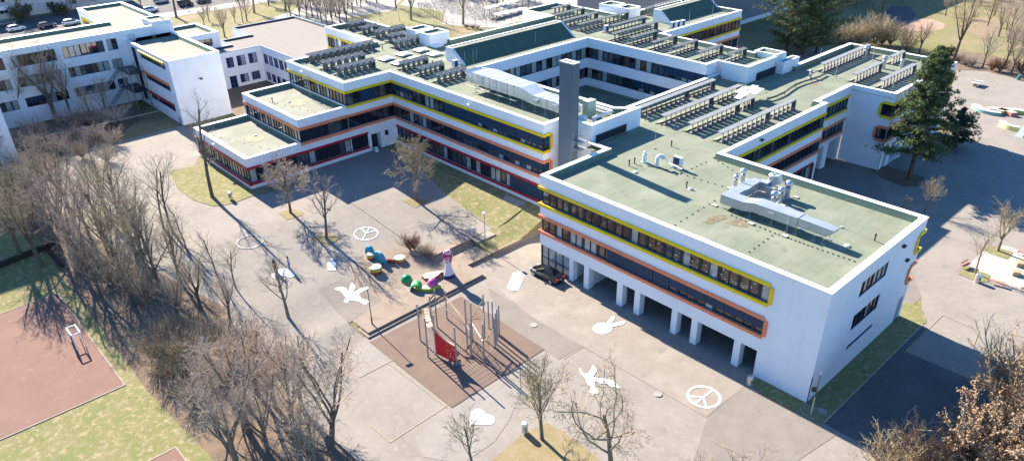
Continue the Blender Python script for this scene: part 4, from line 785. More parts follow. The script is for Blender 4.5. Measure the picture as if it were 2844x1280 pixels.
# ladders
def ladder(x,y,z0,z1,axis,label,cage=False):
    t=thing('roof_ladder',label,'ladder',(x,y,z0)); m=MB(); a=Vector((0,.26,0)) if axis=='y' else Vector((.26,0,0)); c=Vector((x,y,0))
    for s in (-1,1): m.tube(c+a*s+Vector((0,0,z0)),c+a*s+Vector((0,0,z1+1.0)),.035)
    m.build('rail',METAL,t); m=MB(); z=z0+.3
    while z<z1: m.tube(c-a+Vector((0,0,z)),c+a+Vector((0,0,z)),.02,n=4); z+=.3
    m.build('rung',METAL,t)
    if cage:
        m=MB(); o=Vector((.7,0,0)) if axis=='y' else Vector((0,-.7,0)); z=z0+1.2
        while z<z1+1.1:
            for k in range(6):
                t0,t1=PI*k/6,PI*(k+1)/6; f=lambda q:c+a*1.2*math.cos(q)+o*math.sin(q)+Vector((0,0,z)); m.tube(f(t0),f(t1),.018,n=4)
            z+=.6
        for k in range(1,6): q=PI*k/6; m.tube(c+a*1.2*math.cos(q)+o*math.sin(q)+Vector((0,0,z0+1.2)),c+a*1.2*math.cos(q)+o*math.sin(q)+Vector((0,0,z1+1)),.015,n=4)
        m.build('cage',METAL,t)
ladder(-88.3,-.45,9.74,HM,'x','caged steel ladder from the orange-edged terrace up to the main roof',True)
ladder(-43.3,48.3,RZ,HM,'x','caged steel ladder at the courtyard corner of the roof',True)
ladder(-38.2,58.0,RZ,HM,'y','plain steel ladder on the white stair block above the far roof')
ladder(-132.35,-8.6,13.1,15.5,'y','grey ladder on the left classroom block roof')
# wall floodlights
for (x,y,z,l) in ((0,15.0,10.9,'small dark wall lamp on the end wall just under the nearest roof edge'),(0,17.2,8.4,'small dark wall lamp on the end wall at mid height'),(-77.4,-11.5,9.95,'small wall lamp under the orange-edged terrace roof'),(-111.6,-9,9.6,'small dark lamp on the windowless white end wall'),(-24.0,29,11.5,'round wall lamp on the shaded courtyard side of the near wing')):
    m=MB(); m.box(x,x+.3,y-.22,y+.22,z,z+.22); m.box(x,x+.1,y-.06,y+.06,z-.15,z); solo(m,'wall_lamp',DARK,l,'wall lamp',(x,y,z),'wall lamps')
for i,(x,y,z) in enumerate(((-90,-.3,13.4),(-58,8.2,13.3),(-88,-17.6,6.3))):
    m=MB(); m.box(x-.25,x+.25,y-.35,y,z,z+.16); solo(m,'wall_lamp',M('lamp_white',(.7,.7,.7)),'small white wall lamp on the '+('left yellow-banded facade','facade above the court trees','red-edged terrace front')[i],'wall lamp',(x,y,z),'wall lamps')
# ================================================= paintings on the ground
PB=M('pale_blue_chalk',(.55,.68,.80),(.75,.78,.80),scale=1.5); PC=M('cream_chalk',(.80,.72,.62),(.86,.82,.76),scale=1.5,layers=(((.55,.48,.42),5,.62,.74),))
def paint(name,label,mat,outlines,off=.05,grp=None):
    c=Vector((0,0,0)); allp=[q for o in outlines for q in o]
    for q in allp: c+=Vector((q[0],q[1],0))
    c/=len(allp); bm=bmesh.new()
    for i,o in enumerate(outlines):
        vs_=[bm.verts.new((q[0]-c.x,q[1]-c.y,0)) for q in o]; f=bm.faces.new(vs_); bm.normal_update()
        if f.normal.z<0: f.normal_flip()
    bmesh.ops.triangulate(bm,faces=bm.faces[:])
    zc=g(c.x,c.y)
    for v in bm.verts: v.co.z=g(v.co.x+c.x,v.co.y+c.y)+off-zc
    me=bpy.data.meshes.new(name); bm.to_mesh(me); bm.free(); me.materials.append(mat); o=bpy.data.objects.new(name,me); COL.objects.link(o); o.location=(c.x,c.y,zc)
    return tag(o,label,'ground painting',grp)
def ringq(c,r,w,n=40,a0=0,a1=2*PI): return [[(c[0]+rr*math.cos(t),c[1]+rr*math.sin(t)) for rr,t in ((r-w,a0+(a1-a0)*k/n),(r,a0+(a1-a0)*k/n),(r,a0+(a1-a0)*(k+1)/n),(r-w,a0+(a1-a0)*(k+1)/n))] for k in range(n)]
def barq(a,b,w): a,b=Vector(a[:2]),Vector(b[:2]); d=(b-a).normalized(); n=Vector((-d.y,d.x))*w/2; return [tuple(a+n),tuple(b+n),tuple(b-n),tuple(a-n)]
def peace(c,r,w,stem,label,mat,off):
    o=ringq(c,r,w); f=lambda a,rr: (c[0]+rr*math.cos(a),c[1]+rr*math.sin(a)); ri=r-w*.8
    o+= [barq(f(stem,ri),f(stem+PI,ri),w*.8)]
    b1=barq(f(stem+PI-.78,ri),f(stem,-w*.5),w*.8); b2=barq(f(stem+PI+.78,ri),f(stem,-w*.5),w*.8)
    ob=paint('peace_symbol',label,mat,o+[],off); ob2=paint('spokes','',mat,[b1,b2],off+.012); del ob2['label']; del ob2['category']; ob2.parent=ob; ob2.location=(ob2.location.x-ob.location.x,ob2.location.y-ob.location.y,ob2.location.z-ob.location.z); return ob
c=P('c3',374,730); pa=P('c3',440,680); st=math.atan2(pa.y-c.y,pa.x-c.x)
peace((c.x,c.y),1.62,.24,st,'crisp white peace symbol painted on the pavers at the lower right of the yard',PAINT,.075)
c=P('b1',1006,603); pa=P('b1',985,638); st=math.atan2(pa.y-c.y,pa.x-c.x)
peace((c.x,c.y),1.62,.17,st,'white peace symbol painted on the upper asphalt court beside the rainbow drums',M('blue_white_chalk',(.82,.84,.86),(.66,.72,.78),scale=1.5),.07)
c=P('b1',228,657); paint('painted_ring','worn pale blue ring chalked on the asphalt by the left tree shadows',M('worn_chalk',(.42,.42,.42),(.27,.245,.22),scale=1.8,lo=.4,hi=.6),ringq((c.x,c.y),1.75,.3),.07)
def pp(name,reg,pts,label,mat=PAINT,off=.075): return paint(name,label,mat,[[(q.x,q.y) for q in PL(reg,pts)]],off)
pp('painted_lantern','b1',[(750,797),(768,794),(775,780),(772,768),(783,764),(790,768),(788,782),(793,793),(806,796),(802,851),(752,851)],'white painted jar shape with a small knob on the asphalt, left of the rainbow drums')
pp('painted_bottle','b2',[(572,853),(596,855),(601,868),(622,880),(577,985),(525,982),(503,965),(545,864),(570,867)],'white painted bottle shape on the pavers in front of the black car',off=.075)
hb=[(1145+68*math.cos(k/24*2*PI)-(8 if math.cos(k/24*2*PI)>0 else 0),272+38*math.sin(k/24*2*PI)) for k in range(24)]
h=pp('painted_hand','c2',hb,'white painted hand making a V sign on the pavers by the arcade',off=.075)
for nm,q in (('finger',[(1166,245),(1180,222),(1205,192),(1220,190),(1226,200),(1215,220),(1190,252)]),('finger',[(1185,262),(1180,246),(1215,240),(1275,224),(1292,226),(1295,238),(1280,247),(1200,266)])):
    f=pp(nm,'c2',q,'x',off=.09); del f['label']; del f['category']; f.parent=h; f.location-=h.location
pp('painted_heart','c2',[(256,916),(253,880),(255,850),(265,828),(285,813),(312,810),(335,816),(352,830),(361,850),(380,850),(404,856),(419,872),(421,893),(412,912),(385,918),(330,918)],'big white heart painted on the asphalt below the climbing frame')
pp('painted_dove','c2',[(984,540),(992,538),(1004,556),(1016,574),(1036,576),(1050,574),(1056,556),(1068,546),(1072,528),(1077,518),(1088,532),(1104,545),(1102,562),(1088,585),(1076,596),(1110,606),(1160,608),(1215,622),(1242,640),(1262,670),(1250,674),(1220,662),(1206,668),(1176,648),(1130,640),(1100,622),(1090,634),(1092,668),(1115,690),(1114,712),(1098,706),(1082,718),(1066,704),(1052,696),(1066,668),(1042,642),(1030,608),(1012,590),(998,578)],'white painted dove with a twig, above the broad pale tree at the bottom')
pp('painted_dove','PE',[(1008,792),(1030,778),(1060,768),(1110,766),(1150,772),(1180,795),(1200,828),(1210,795),(1222,745),(1240,708),(1262,725),(1290,748),(1288,775),(1268,812),(1262,828),(1300,820),(1345,795),(1400,765),(1455,755),(1468,772),(1445,800),(1390,828),(1345,850),(1338,880),(1370,915),(1420,938),(1468,950),(1470,968),(1448,978),(1432,1002),(1405,998),(1385,985),(1355,965),(1310,950),(1250,945),(1205,942),(1192,975),(1165,978),(1145,965),(1132,948),(1160,925),(1158,900),(1135,870),(1112,842),(1080,818),(1040,806)],'cream painted dove on the dark asphalt patch left of the lamp post',PC,.085)
pp('painted_cloud','b1',[(400,850),(440,838),(478,836),(505,852),(535,880),(525,890),(500,898),(470,892),(440,888),(410,872)],'pale blue painted cloud shape under the two people on the plaza',PB)
pp('painted_spot','b1',[(368,878),(385,868),(408,870),(412,890),(400,902),(378,900)],'small cream painted blob left of the blue painted cloud',PC)
m=[]
L_=lambda reg,a,b,w=.07: [tuple(v) for v in barq(P(reg,*a),P(reg,*b),w)]
for o,l in (([L_('c1',(1187,483),(958,602)),L_('c1',(1157,505),(1548,802)),L_('c1',(1552,785),(1165,1035)),L_('c1',(1165,1035),(1038,922))],'thin yellow ball court lines painted on the asphalt left of the rubber mat'),([L_('c4',(910,435),(1170,181)),L_('c4',(1170,181),(1415,287)),L_('c4',(1415,287),(1375,390))],'thin yellow court lines painted on the asphalt right of the end wall'),([L_('c2',(880,475),(1015,392)),L_('c3',(405,1012),(620,1118))],'faint yellow line across the asphalt below the paved yard')):
    paint('court_lines',l,PAINT_Y,o,.07).__setitem__('category','court lines')
for reg,a,b,l in (('c2',682,250,'round manhole cover on the dark asphalt right of the rubber mat'),('c3',65,712,'round reddish manhole cover at the edge of the pavers'),('c4',362,825,'round concrete manhole cover in the shade at the corner lawn')):
    p=P(reg,a,b); o=paint('manhole_cover',l,CONC,[[(p.x+.42*math.cos(k/16*2*PI),p.y+.42*math.sin(k/16*2*PI)) for k in range(16)]],.09); o['category']='manhole cover'
# ================================================= cars
GLC=M('car_glass',(.012,.02,.025),rough=.03,spec=.9); TYRE=M('tyre',(.018,.018,.018),rough=.8); RIM=M('rim',(.45,.46,.48),rough=.3,metal=.8); CHR=M('chrome',(.7,.7,.72),rough=.15,metal=1)
LH=M('headlight',(.75,.78,.8),rough=.1,spec=.8); LT=M('tail_light',(.45,.01,.015),rough=.2)
def car(label,loc,rot,paint,style='coupe',group=None,L=4.6):
    t=thing('parked_car',label,'car',loc,group); t['_o']=(0,0,0); t.rotation_euler=(0,0,rot)   # front = +x
    h=L/2; W=.89
    # stations: x, belt z, half width, bottom z
    hood=.93 if style!='van' else 1.05; tail=.98 if style in('coupe','sedan') else 1.0
    st=[(-h,.62,.62,.34),(-h+.08,.78,.76,.24),(-h+.35,tail-.03,.84,.2),(-h+.9,tail,.88,.2),(-.6,.97,.89,.2),(.5,.96,.89,.2),(h-1.2,hood-.02,.88,.2),(h-.55,hood-.12,.84,.2),(h-.15,.70,.74,.24),(h,.58,.58,.34)]
    m=MB(); N=10
    def ring(x,zb,w,z0):
        mid=z0+(zb-z0)*.55
        return [(x,-w*.9,z0),(x,-w,mid-.12),(x,-w,mid+.06),(x,-w*.955,zb-.05),(x,-w*.84,zb+.005),(x,0,zb+.035),(x,w*.84,zb+.005),(x,w*.955,zb-.05),(x,w,mid+.06),(x,w,mid-.12),(x,w*.9,z0)]
    rs=[ring(*s) for s in st]
    for a,b in zip(rs,rs[1:]):
        for k in range(len(a)-1): m.quad(a[k],b[k],b[k+1],a[k+1])
        m.quad(a[-1],b[-1],b[0],a[0])
    m.poly(rs[0]); m.poly(rs[-1][::-1]); body=m.build('body',paint,t,smooth=True)
    # cabin
    if style=='coupe': c=[(-h+.95,.97,.80),(-.85,1.32,.64),(.05,1.37,.64),(1.15,.96,.78)]
    elif style=='van': c=[(-h+.1,1.0,.84),(-h+.2,1.85,.76),(.9,1.85,.76),(h-.8,1.02,.80)]
    else: c=[(-h+.25,.99,.82),(-h+.75,1.45,.68),(.25,1.50,.68),(1.15,.95,.80)]
    gl=MB(); rf=MB()
    L0=[(x,-w,z) for x,z,w in c]; R0=[(x,w,z) for x,z,w in c]
    gl.quad(L0[0],L0[1],R0[1],R0[0]); gl.quad(L0[2],L0[3],R0[3],R0[2]); gl.poly(L0); gl.poly(R0[::-1])
    gl.build('window_glass',GLC,t)
    a,b=c[1],c[2]; rp=[(a[0]-.1,a[1]-.02,a[2]),(a[0]+.25,a[1]+.05,a[2]-.02),(b[0]-.25,b[1]+.04,b[2]-.02),(b[0]+.08,b[1]-.01,b[2])]
    for p_,q_ in zip(rp,rp[1:]): 
        rf.quad((p_[0],-p_[2],p_[1]),(q_[0],-q_[2],q_[1]),(q_[0],q_[2],q_[1]),(p_[0],p_[2],p_[1]))
        for s in (-1,1): rf.quad((p_[0],s*p_[2],p_[1]),(q_[0],s*q_[2],q_[1]),(q_[0],s*(q_[2]+.03),q_[1]-.06),(p_[0],s*(p_[2]+.03),p_[1]-.06))
    for s in (-1,1):
        for i,j in ((0,1),(2,3)): rf.tube((c[i][0],s*(c[i][2]+.005),c[i][1]),(c[j][0],s*(c[j][2]+.005),c[j][1]),.035,n=5)
        xm=(c[1][0]+c[2][0])/2-.1; rf.tube((xm,s*.66,c[1][1]),(xm-.08,s*.80,.97),.03,n=5)
    rf.build('roof',paint,t)
    for x in (h-.88,-h+.95):
        for s in (-1,1):
            w=MB(); q=[(.32,-.1),(.33,-.06),(.33,.06),(.32,.1)]
            c0=Vector((x,s*.80,.325)); n=16
            i0=len(w.v)
            for r,yy in q:
                for k in range(n): w.v.append((c0.x+r*math.cos(2*PI*k/n),c0.y+yy*1.05,c0.z+r*math.sin(2*PI*k/n)))
            for j in range(3):
                for k in range(n): w.f.append((i0+j*n+k,i0+j*n+(k+1)%n,i0+(j+1)*n+(k+1)%n,i0+(j+1)*n+k)); w.m.append(0)
            w.f.append(tuple(i0+k for k in range(n))); w.m.append(0); w.f.append(tuple(i0+3*n+n-1-k for k in range(n))); w.m.append(0)
            wh=w.build('wheel',TYRE,t); r=MB()
            yy=c0.y+s*.115; r.poly([(c0.x+.22*math.cos(2*PI*k/16),yy,c0.z+.22*math.sin(2*PI*k/16)) for k in range(16)]); 
            for k in range(5): aa=2*PI*k/5; r.tube((c0.x,yy+s*.01,c0.z),(c0.x+.2*math.cos(aa),yy+s*.01,c0.z+.2*math.sin(aa)),.03,n=4)
            r.build('rim',RIM,wh)
    for s in (-1,1):
        q=MB(); q.obox((h-.22,s*.60,.68),(.14,-s*.03,-.02),(0,.14,0),(.02,0,.075)); q.build('headlight',LH,t)
        q=MB(); q.obox((-h+.12,s*.62,.80),(.08,0,0),(s*.03,.17,0),(0,0,.085)); q.build('tail_light',LT,t)
        q=MB(); q.obox((.75,s*.98,1.0),(.09,0,0),(0,.09,0),(0,0,.065)); q.build('mirror',paint,t)
        q=MB(); q.tube((-h+1.0,s*.865,.985),(1.1,s*.86,.965),.014,n=4); q.build('window_trim',CHR,t)
        for x in (.05,): q=MB(); q.obox((x,s*.905,.80),(.09,0,0),(0,.012,0),(0,0,.014)); q.build('door_handle',CHR,t)
    q=MB(); q.obox((-h+.04,0,.72),(.012,0,0),(0,.26,0),(0,0,.056)); q.build('number_plate',M('plate',(.75,.76,.78)),t)
    q=MB(); q.obox((h-.05,0,.55),(.03,0,0),(0,.4,0),(0,0,.08)); q.build('grille',DARK,t)
    return t
BLK=M('car_paint_black',(.008,.009,.012),rough=.12,spec=.8)
a=P('CAR',280,665,.5); b=P('CAR',735,880,.62); cc=(a+b)/2; dv=a-b
car('black coupe parked on the pavers in front of the glazed arcade bay',(cc.x+.05,cc.y,.02),math.atan2(dv.y,dv.x),BLK)
SIL=M('car_paint_silver',(.62,.63,.64),(.58,.59,.6),rough=.25,metal=.3); WHT=M('car_paint_white',(.8,.8,.8),rough=.2,spec=.6); NVY=M('car_paint_navy',(.015,.022,.05),rough=.15,spec=.7); GRY=M('car_paint_grey',(.08,.085,.09),rough=.2,spec=.6)
for reg,x,y,rot,pm,stl,l in (('T0',340,620,-1.45,WHT,'sedan','white estate car parked on the near side of the street in the upper left corner'),('T0',960,560,-1.5,NVY,'sedan','black car parked behind the white one under the tree in the upper left corner'),('T0',1450,500,-1.5,SIL,'sedan','silver grey car parked right of the black car, beside the yellow-edged roof'),('T0',150,520,-1.5,GRY,'sedan','dark car at the left edge of the picture half hidden behind the white estate'),
   ('T1',620,235,-1.45,WHT,'sedan','white car standing in the sun, left of the leaning tree trunk'),('T1',830,60,-1.45,SIL,'van','pale van in the shade behind the leaning trunk'),('T1',1300,120,-1.5,NVY,'van','dark blue van parked behind the cyclist'),('T1',1650,60,-1.5,GRY,'sedan','dark car in the shade right of the dark blue van')):
    p=P(reg,x,y); car(l,(p.x,p.y,2.23),rot+PI,pm,stl,'cars parked along the street')
# ================================================= people
SKIN=M('skin',(.42,.25,.17),rough=.6)
def person(label,loc,rot,top,legs,hair,pose='stand',group=None,name='person'):
    t=thing(name,label,'person',loc,group); t['_o']=(0,0,0); t.rotation_euler=(0,0,rot)
    V={'pel':(0,0,.95),'wst':(0,0,1.1),'chs':(.02,0,1.35),'nck':(.02,0,1.50),'hd':(.04,0,1.62),'hd2':(.05,0,1.70)}
    bones=[('pel','wst'),('wst','chs'),('chs','nck'),('nck','hd'),('hd','hd2')]; rad={'pel':.15,'wst':.13,'chs':.16,'nck':.055,'hd':.085,'hd2':.085}
    for s,n in ((1,'l'),(-1,'r')):
        if pose=='ride': kn,an,to=(.38,s*.12,.72),(.30 if s>0 else .15,s*.11,.30),(.45 if s>0 else .3,s*.11,.26); el,wr=(.30,s*.24,1.15),(.52,s*.22,1.02)
        elif pose=='bend': kn,an,to=(.05,s*.1,.50),(0,s*.1,.08),(.17,s*.12,.04); el,wr=(.15,s*.22,1.08),(.38,s*.12,1.0)
        else: kn,an,to=(.03+.05*s,s*.1,.50),(-.02+.05*s,s*.1,.08),(.15+.05*s,s*.12,.04); el,wr=(-.02+.08*s,s*.27,1.12),(.08+.06*s,s*.29,.88)
        hp=(0,s*.09,.92); V.update({n+'hp':hp,n+'kn':kn,n+'an':an,n+'to':to,n+'sh':(.01,s*.185,1.42),n+'el':el,n+'wr':wr})
        bones+=[('pel',n+'hp'),(n+'hp',n+'kn'),(n+'kn',n+'an'),(n+'an',n+'to'),('chs',n+'sh'),(n+'sh',n+'el'),(n+'el',n+'wr')]
        rad.update({n+'hp':.10,n+'kn':.062,n+'an':.042,n+'to':.035,n+'sh':.07,n+'el':.045,n+'wr':.03})
        d=(Vector(wr)-Vector(el)).normalized(); pm=Vector(wr)+d*.08; V[n+'pm']=tuple(pm); rad[n+'pm']=.032; bones.append((n+'wr',n+'pm'))
        for k,(dx,ln) in enumerate(((-.03,.07),(-.01,.085),(.01,.08),(.03,.065))): V[n+'f%d'%k]=tuple(pm+d*ln+Vector((dx,0,0))); rad[n+'f%d'%k]=.009; bones.append((n+'pm',n+'f%d'%k))
        V[n+'th']=tuple(Vector(wr)+d*.07+Vector((.055,-s*.02,0))); rad[n+'th']=.01; bones.append((n+'wr',n+'th'))
    keys=list(V); me=bpy.data.meshes.new('body'); me.from_pydata([V[k] for k in keys],[(keys.index(a),keys.index(b)) for a,b in bones],[])
    o=bpy.data.objects.new('body',me); COL.objects.link(o); o.parent=t; sk_=o.modifiers.new('skin','SKIN'); sk_.use_smooth_shade=True
    for i,k in enumerate(keys): me.skin_vertices[0].data[i].radius=(rad[k],rad[k]); me.skin_vertices[0].data[i].use_root=(k=='pel')
    su=o.modifiers.new('subd','SUBSURF'); su.levels=1; su.render_levels=1
    # body colours by height: clothing is the lower-lying shell, skin at head and hands
    me.materials.append(top)
    h=MB(); h.lathe((.04,0,1.66),[(.02,.135),(.09,.11),(.118,.04),(.115,-.02),(.10,-.06)][::-1],12,sx=1.02,sy=.9); h.build('hair',hair,t,smooth=True)
    f=MB(); f.lathe((.075,0,1.64),[(.03,-.12),(.075,-.06),(.085,0),(.07,.06),(.02,.09)],10,sx=.95,sy=.85); f.obox((.165,0,1.63),(.02,0,0),(0,.012,0),(0,0,.02)); f.build('face',SKIN,t,smooth=True)
    for s,n in ((1,'l'),(-1,'r')):
        l=MB(); l.path([V[n+'hp'],V[n+'kn'],V[n+'an']],[.125,.083,.062],10); l.build('trouser_leg',legs,t,smooth=True)
        l=MB(); l.path([V[n+'an'],V[n+'to']],[.055,.05],8); l.build('shoe',DARK,t,smooth=True)
    return t
CL1=M('cloth_olive',(.05,.06,.03)); CL2=M('cloth_lilac',(.42,.30,.42)); JEAN=M('denim',(.12,.18,.30)); BLKC=M('cloth_black',(.02,.02,.022)); HB=M('hair_brown',(.05,.03,.018)); HD=M('hair_dark',(.02,.015,.012))
p=P('PE',222,545); person('person in a dark olive jacket standing at the edge of the blue painted cloud',p,-.6,CL1,BLKC,HB,'stand','people on the plaza')
p=P('PE',412,520); person('person in a lilac top and blue jeans bending over the painted cloud',p,-2.4,CL2,JEAN,HD,'bend','people on the plaza')
# ================================================= bicycles
def bike_mesh(col):
    m=MB()
    for x in (-.52,.52):
        n=14
        for k in range(n): a0,a1=2*PI*k/n,2*PI*(k+1)/n; m.tube((x+.33*math.cos(a0),0,.34+.33*math.sin(a0)),(x+.33*math.cos(a1),0,.34+.33*math.sin(a1)),.022,n=4,mi=1,caps=False)
        for k in range(4): a0=PI*k/4; m.tube((x+.33*math.cos(a0),0,.34+.33*math.sin(a0)),(x-.33*math.cos(a0),0,.34-.33*math.sin(a0)),.004,n=3,mi=1,caps=False)
    for a,b in (((-.52,0,.34),(-.05,0,.3)),((-.05,0,.3),(-.18,0,.85)),((-.18,0,.8),(.36,0,.85)),((-.05,0,.3),(.36,0,.78)),((-.52,0,.34),(-.18,0,.8)),((.52,0,.34),(.34,0,.95)),((.34,-.28,.98),(.34,.28,.98))): m.tube(a,b,.022,n=5)
    m.obox((-.2,0,.9),(.13,0,0),(0,.06,0),(0,0,.03),1); m.box(-.75,-.3,-.06,.06,.7,.72,1)
    return m
BC=[M('bike_%s'%n,c,rough=.3,spec=.6) for n,c in (('red',(.35,.03,.03)),('blue',(.04,.09,.3)),('white',(.6,.6,.62)),('black',(.02,.02,.022)),('teal',(.05,.25,.25)),('silver',(.4,.42,.44)))]
bm_me=[]
for k,c in enumerate(BC):
    o=bike_mesh(c).build('bicycle',[c,DARK]); bm_me.append(o.data); bpy.data.objects.remove(o)
rr=random.Random(11); nb=0
def add_bike(x,y,z,rot):
    global nb
    o=bpy.data.objects.new('bicycle',rr.choice(bm_me)); COL.objects.link(o); o.location=(x,y,z); o.rotation_euler=(0,0,rot); tag(o,'bicycle standing in the crowded bike stands behind the school','bicycle','bicycles in the bike stands'); nb+=1
for row in range(11):
    x0=-162+row*3.1
    for k in range(22):
        y=75.5+k*1.15+rr.uniform(-.2,.2)
        X=x0+rr.uniform(-.2,.2)-.12*(y-75)
        u,v=scr((X,y,2.7))
        if not(1150<u<1390 and -15<v<78) or rr.random()<.10: continue
        add_bike(X,y,2.24,rr.uniform(-.2,.2))
for k in range(26):
    y=77.5+k*.75; add_bike(-131.5-.12*(y-77)+rr.uniform(-.2,.2),y,2.24,rr.uniform(-.2,.2))
    if k%2: add_bike(-136-.12*(y-77)+rr.uniform(-.2,.2),y,2.24,rr.uniform(-.2,.2))
# cyclist
p=P('T1',1320,215); per=person('cyclist in dark clothes with a pale helmet riding along the street',(p.x,p.y,2.3),1.5,BLKC,JEAN,M('helmet',(.7,.7,.7)),'ride')
o=bpy.data.objects.new('bicycle',bm_me[2]); COL.objects.link(o); o.location=(p.x,p.y,2.24); o.rotation_euler=(0,0,1.5); tag(o,'bicycle ridden by the cyclist on the street','bicycle')
# bike shelter
t=thing('bike_shelter','long bike shelter with a wavy white roof behind the school','shelter',(-134,86,2.2)); m=MB()
sx,sy,ex,ey=-137.5,79.5,-140.5,102
n=44
for i in range(n):
    f0,f1=i/n,(i+1)/n; z=lambda f:4.6+.30*abs(math.sin(f*PI*8))
    a=Vector((sx+(ex-sx)*f0,sy+(ey-sy)*f0,z(f0))); b=Vector((sx+(ex-sx)*f1,sy+(ey-sy)*f1,z(f1))); m.quad(a,b,b+Vector((2.6,0,.1)),a+Vector((2.6,0,.1))); m.quad(a,a-Vector((0,0,.12)),b-Vector((0,0,.12)),b)
m.build('roof',M('shelter_roof',(.68,.71,.74),rough=.3),t); m=MB()
for i in range(9):
    f=i/8
    for dx in (.2,2.4): m=MB(); m.tube((sx+(ex-sx)*f+dx,sy+(ey-sy)*f,2.2),(sx+(ex-sx)*f+dx,sy+(ey-sy)*f,4.6),.06); m.build('post',DARK,t)
t=thing('bike_shelter','second lower bike shelter roof right at the rear parapet','shelter',(-128,80,2.2)); m=MB()
for i in range(16):
    a=Vector((-130.2,76.5+i*.7,4.5+.25*abs(math.sin(i*.8)))); b=Vector((-130.2,77.2+i*.7,4.5+.25*abs(math.sin(i*.8+.8)))); m.quad(a,b,b+Vector((2.4,0,0)),a+Vector((2.4,0,0)))
m.build('roof',MATS['shelter_roof'],t); m=MB()
for i in range(5): m=MB(); m.tube((-129,76.6+i*2.7,2.2),(-129,76.6+i*2.7,4.5),.06); m.build('post',DARK,t)
# fence round the bike yard
def fence(pts,h,label,step=2.4,z=None,rails=2,wire=True):
    p0=pts[0]; t=thing('fence',label,'fence',p0); m=MB(); r=MB()
    for a,b in zip(pts,pts[1:]):
        a,b=Vector(a),Vector(b); n=max(1,int((b-a).length/step))
        for i in range(n+1):
            q=a.lerp(b,i/n); m=MB(); m.tube(q,q+Vector((0,0,h)),.05,n=5); m.build('post',DARK,t)
        for k in range(rails): zz=Vector((0,0,h*(k+1)/rails-.03)); r.tube(a+zz,b+zz,.022,n=4)
        if wire:
            nn=int((b-a).length/.35)
            for i in range(nn): q=a.lerp(b,i/nn); r.tube(q,q+Vector((0,0,h)),.008,n=3)
    r.build('mesh_panel',DARK,t)
q=lambda x,y: P('T3',x,y)
fence([q(780,150),q(1230,405),q(1340,440),q(1880,440)],2.0,'dark metal fence round the bike yard')
fence([P('T2',120,60),P('T2',300,140)],1.0,'low rail by the street lawn',1.5,wire=False)
a=P('a0',205,990); b=P('a0',1140,778); fence([a,a.lerp(b,.5),b],1.3,'long thin fence with a bright top rail in front of the left classroom block',2.5,wire=True)
m=MB(); m.tube(a+Vector((0,0,1.32)),b+Vector((0,0,1.32)),.05,n=5); o=m.build('top_rail',M('rail_pale',(.6,.58,.56)),None); o2=[x for x in bpy.data.objects if x.get('label','').startswith('long thin fence')][0]
o.parent=o2; o.location=-o2.location
fence([P('a0',1195,765),P('a0',1215,845),P('a0',1400,790)],1.5,'dark mesh fence at the foot of the windowless white wall',1.5)
# ================================================= lamps, bins, poles, benches
def lamp(base,h,label,globe=True,ac=None):
    t=thing('street_lamp',label,'street lamp',base); m=MB(); m.lathe(base,[(.09,0),(.085,.9),(.055,.95),(.045,h)],10); m.build('pole',STEEL if globe else M('lamp_brown',(.12,.10,.09),rough=.5),t)
    m=MB()
    if globe: m.lathe((base[0],base[1],base[2]+h),[(.08,0),(.2,.1),(.24,.25),(.18,.42),(.05,.47)],12); m.build('lamp_head',M('lamp_globe',(.8,.8,.78),rough=.3),t,smooth=True)
    else: m.obox((base[0]+.05,base[1]-.25,base[2]+h+.05),(.16,0,0),(0,.36,.03),(0,-.01,.07)); m.build('lamp_head',M('lamp_panel',(.5,.52,.55),rough=.3),t)
p=P('b2',357,658); h=height_of(p,'b2',352,478); lamp(p,h,'grey lamp post with a round head on the grass bank by the steps')
p=P('CT',208,848,.368); h=height_of(p,'CT',150,462); lamp(p,h-.1,'slim brown lamp post with a flat head on the tan court beside the dove painting',False)
for reg,a,b,hh,l in (('T3',155,330,5.5,'thin pale lamp post on the lawn left of the bike yard'),('T3',465,350,3,'short pale lamp post on the shaded lawn by the bike yard'),('T2',630,300,6,'thin lamp post behind the gravel roof'),('T2',2120,150,6,'thin lamp post beside the path to the bike yard'),('T1',2000,0,6,'lamp post beside the street trees')):
    lamp(P(reg,a,b),hh,l)
def bin_(base,label,col=METAL,h=.85,r=.22,post=True):
    t=thing('litter_bin',label,'litter bin',base); m=MB(); z0=.25 if post else 0
    m.lathe((base[0],base[1],base[2]+z0),[(r*.9,0),(r,.02),(r,h-.2),(r*1.05,h-.18),(r*.85,h-.02),(r*.3,h)],14); m.build('drum',col,t)
    if post: m=MB(); m.tube((base[0],base[1]+r,base[2]),(base[0],base[1]+r,base[2]+h+.2),.035); m.build('post',STEEL,t)
    m=MB(); m.obox((base[0]+r*.8,base[1]-r*.6,base[2]+z0+h*.55),(.02,.03,0),(.09,-.07,0),(0,0,.1)); m.build('opening',DARK,t)
bin_(P('b0',1550,375),'metal litter bin on the front lawn near the red-edged corner',METAL,1.0,.27)
bin_(P('b2',288,622),'metal litter bin in the grass planter at the top of the steps',METAL,.95,.26)
bin_(P('c2',622,972),'metal litter bin on a post beside the tree bed at the bottom',METAL,1.0,.3)
bin_(P('c3',680,648),'metal litter bin by the corner of the arcade facade',METAL,1.15,.33,False)
bin_(P('b4',1400,925),'metal litter bin beside the red bench on the right',METAL,1.1,.33,False)
bin_(P('SK',1110,258),'teal litter bin by the hedge in the upper right corner',M('bin_teal',(.06,.22,.2)),1.0,.35,False)
p=P('a1',1076,1018); m=MB(); m.box(p.x-.3,p.x+.3,p.y-.25,p.y+.25,p.z-.1,p.z+.8); bevel(solo(m,'utility_box',M('box_white',(.7,.7,.7)),'small white box beside the entrance door in the shaded corner','utility box',p),.03)
base=P('c3',1090,848); h=height_of(base,'c3',1143,575); t=thing('sign_post','leaning brown and white pole with a small dark sign near the nearest wall corner','sign post',base)
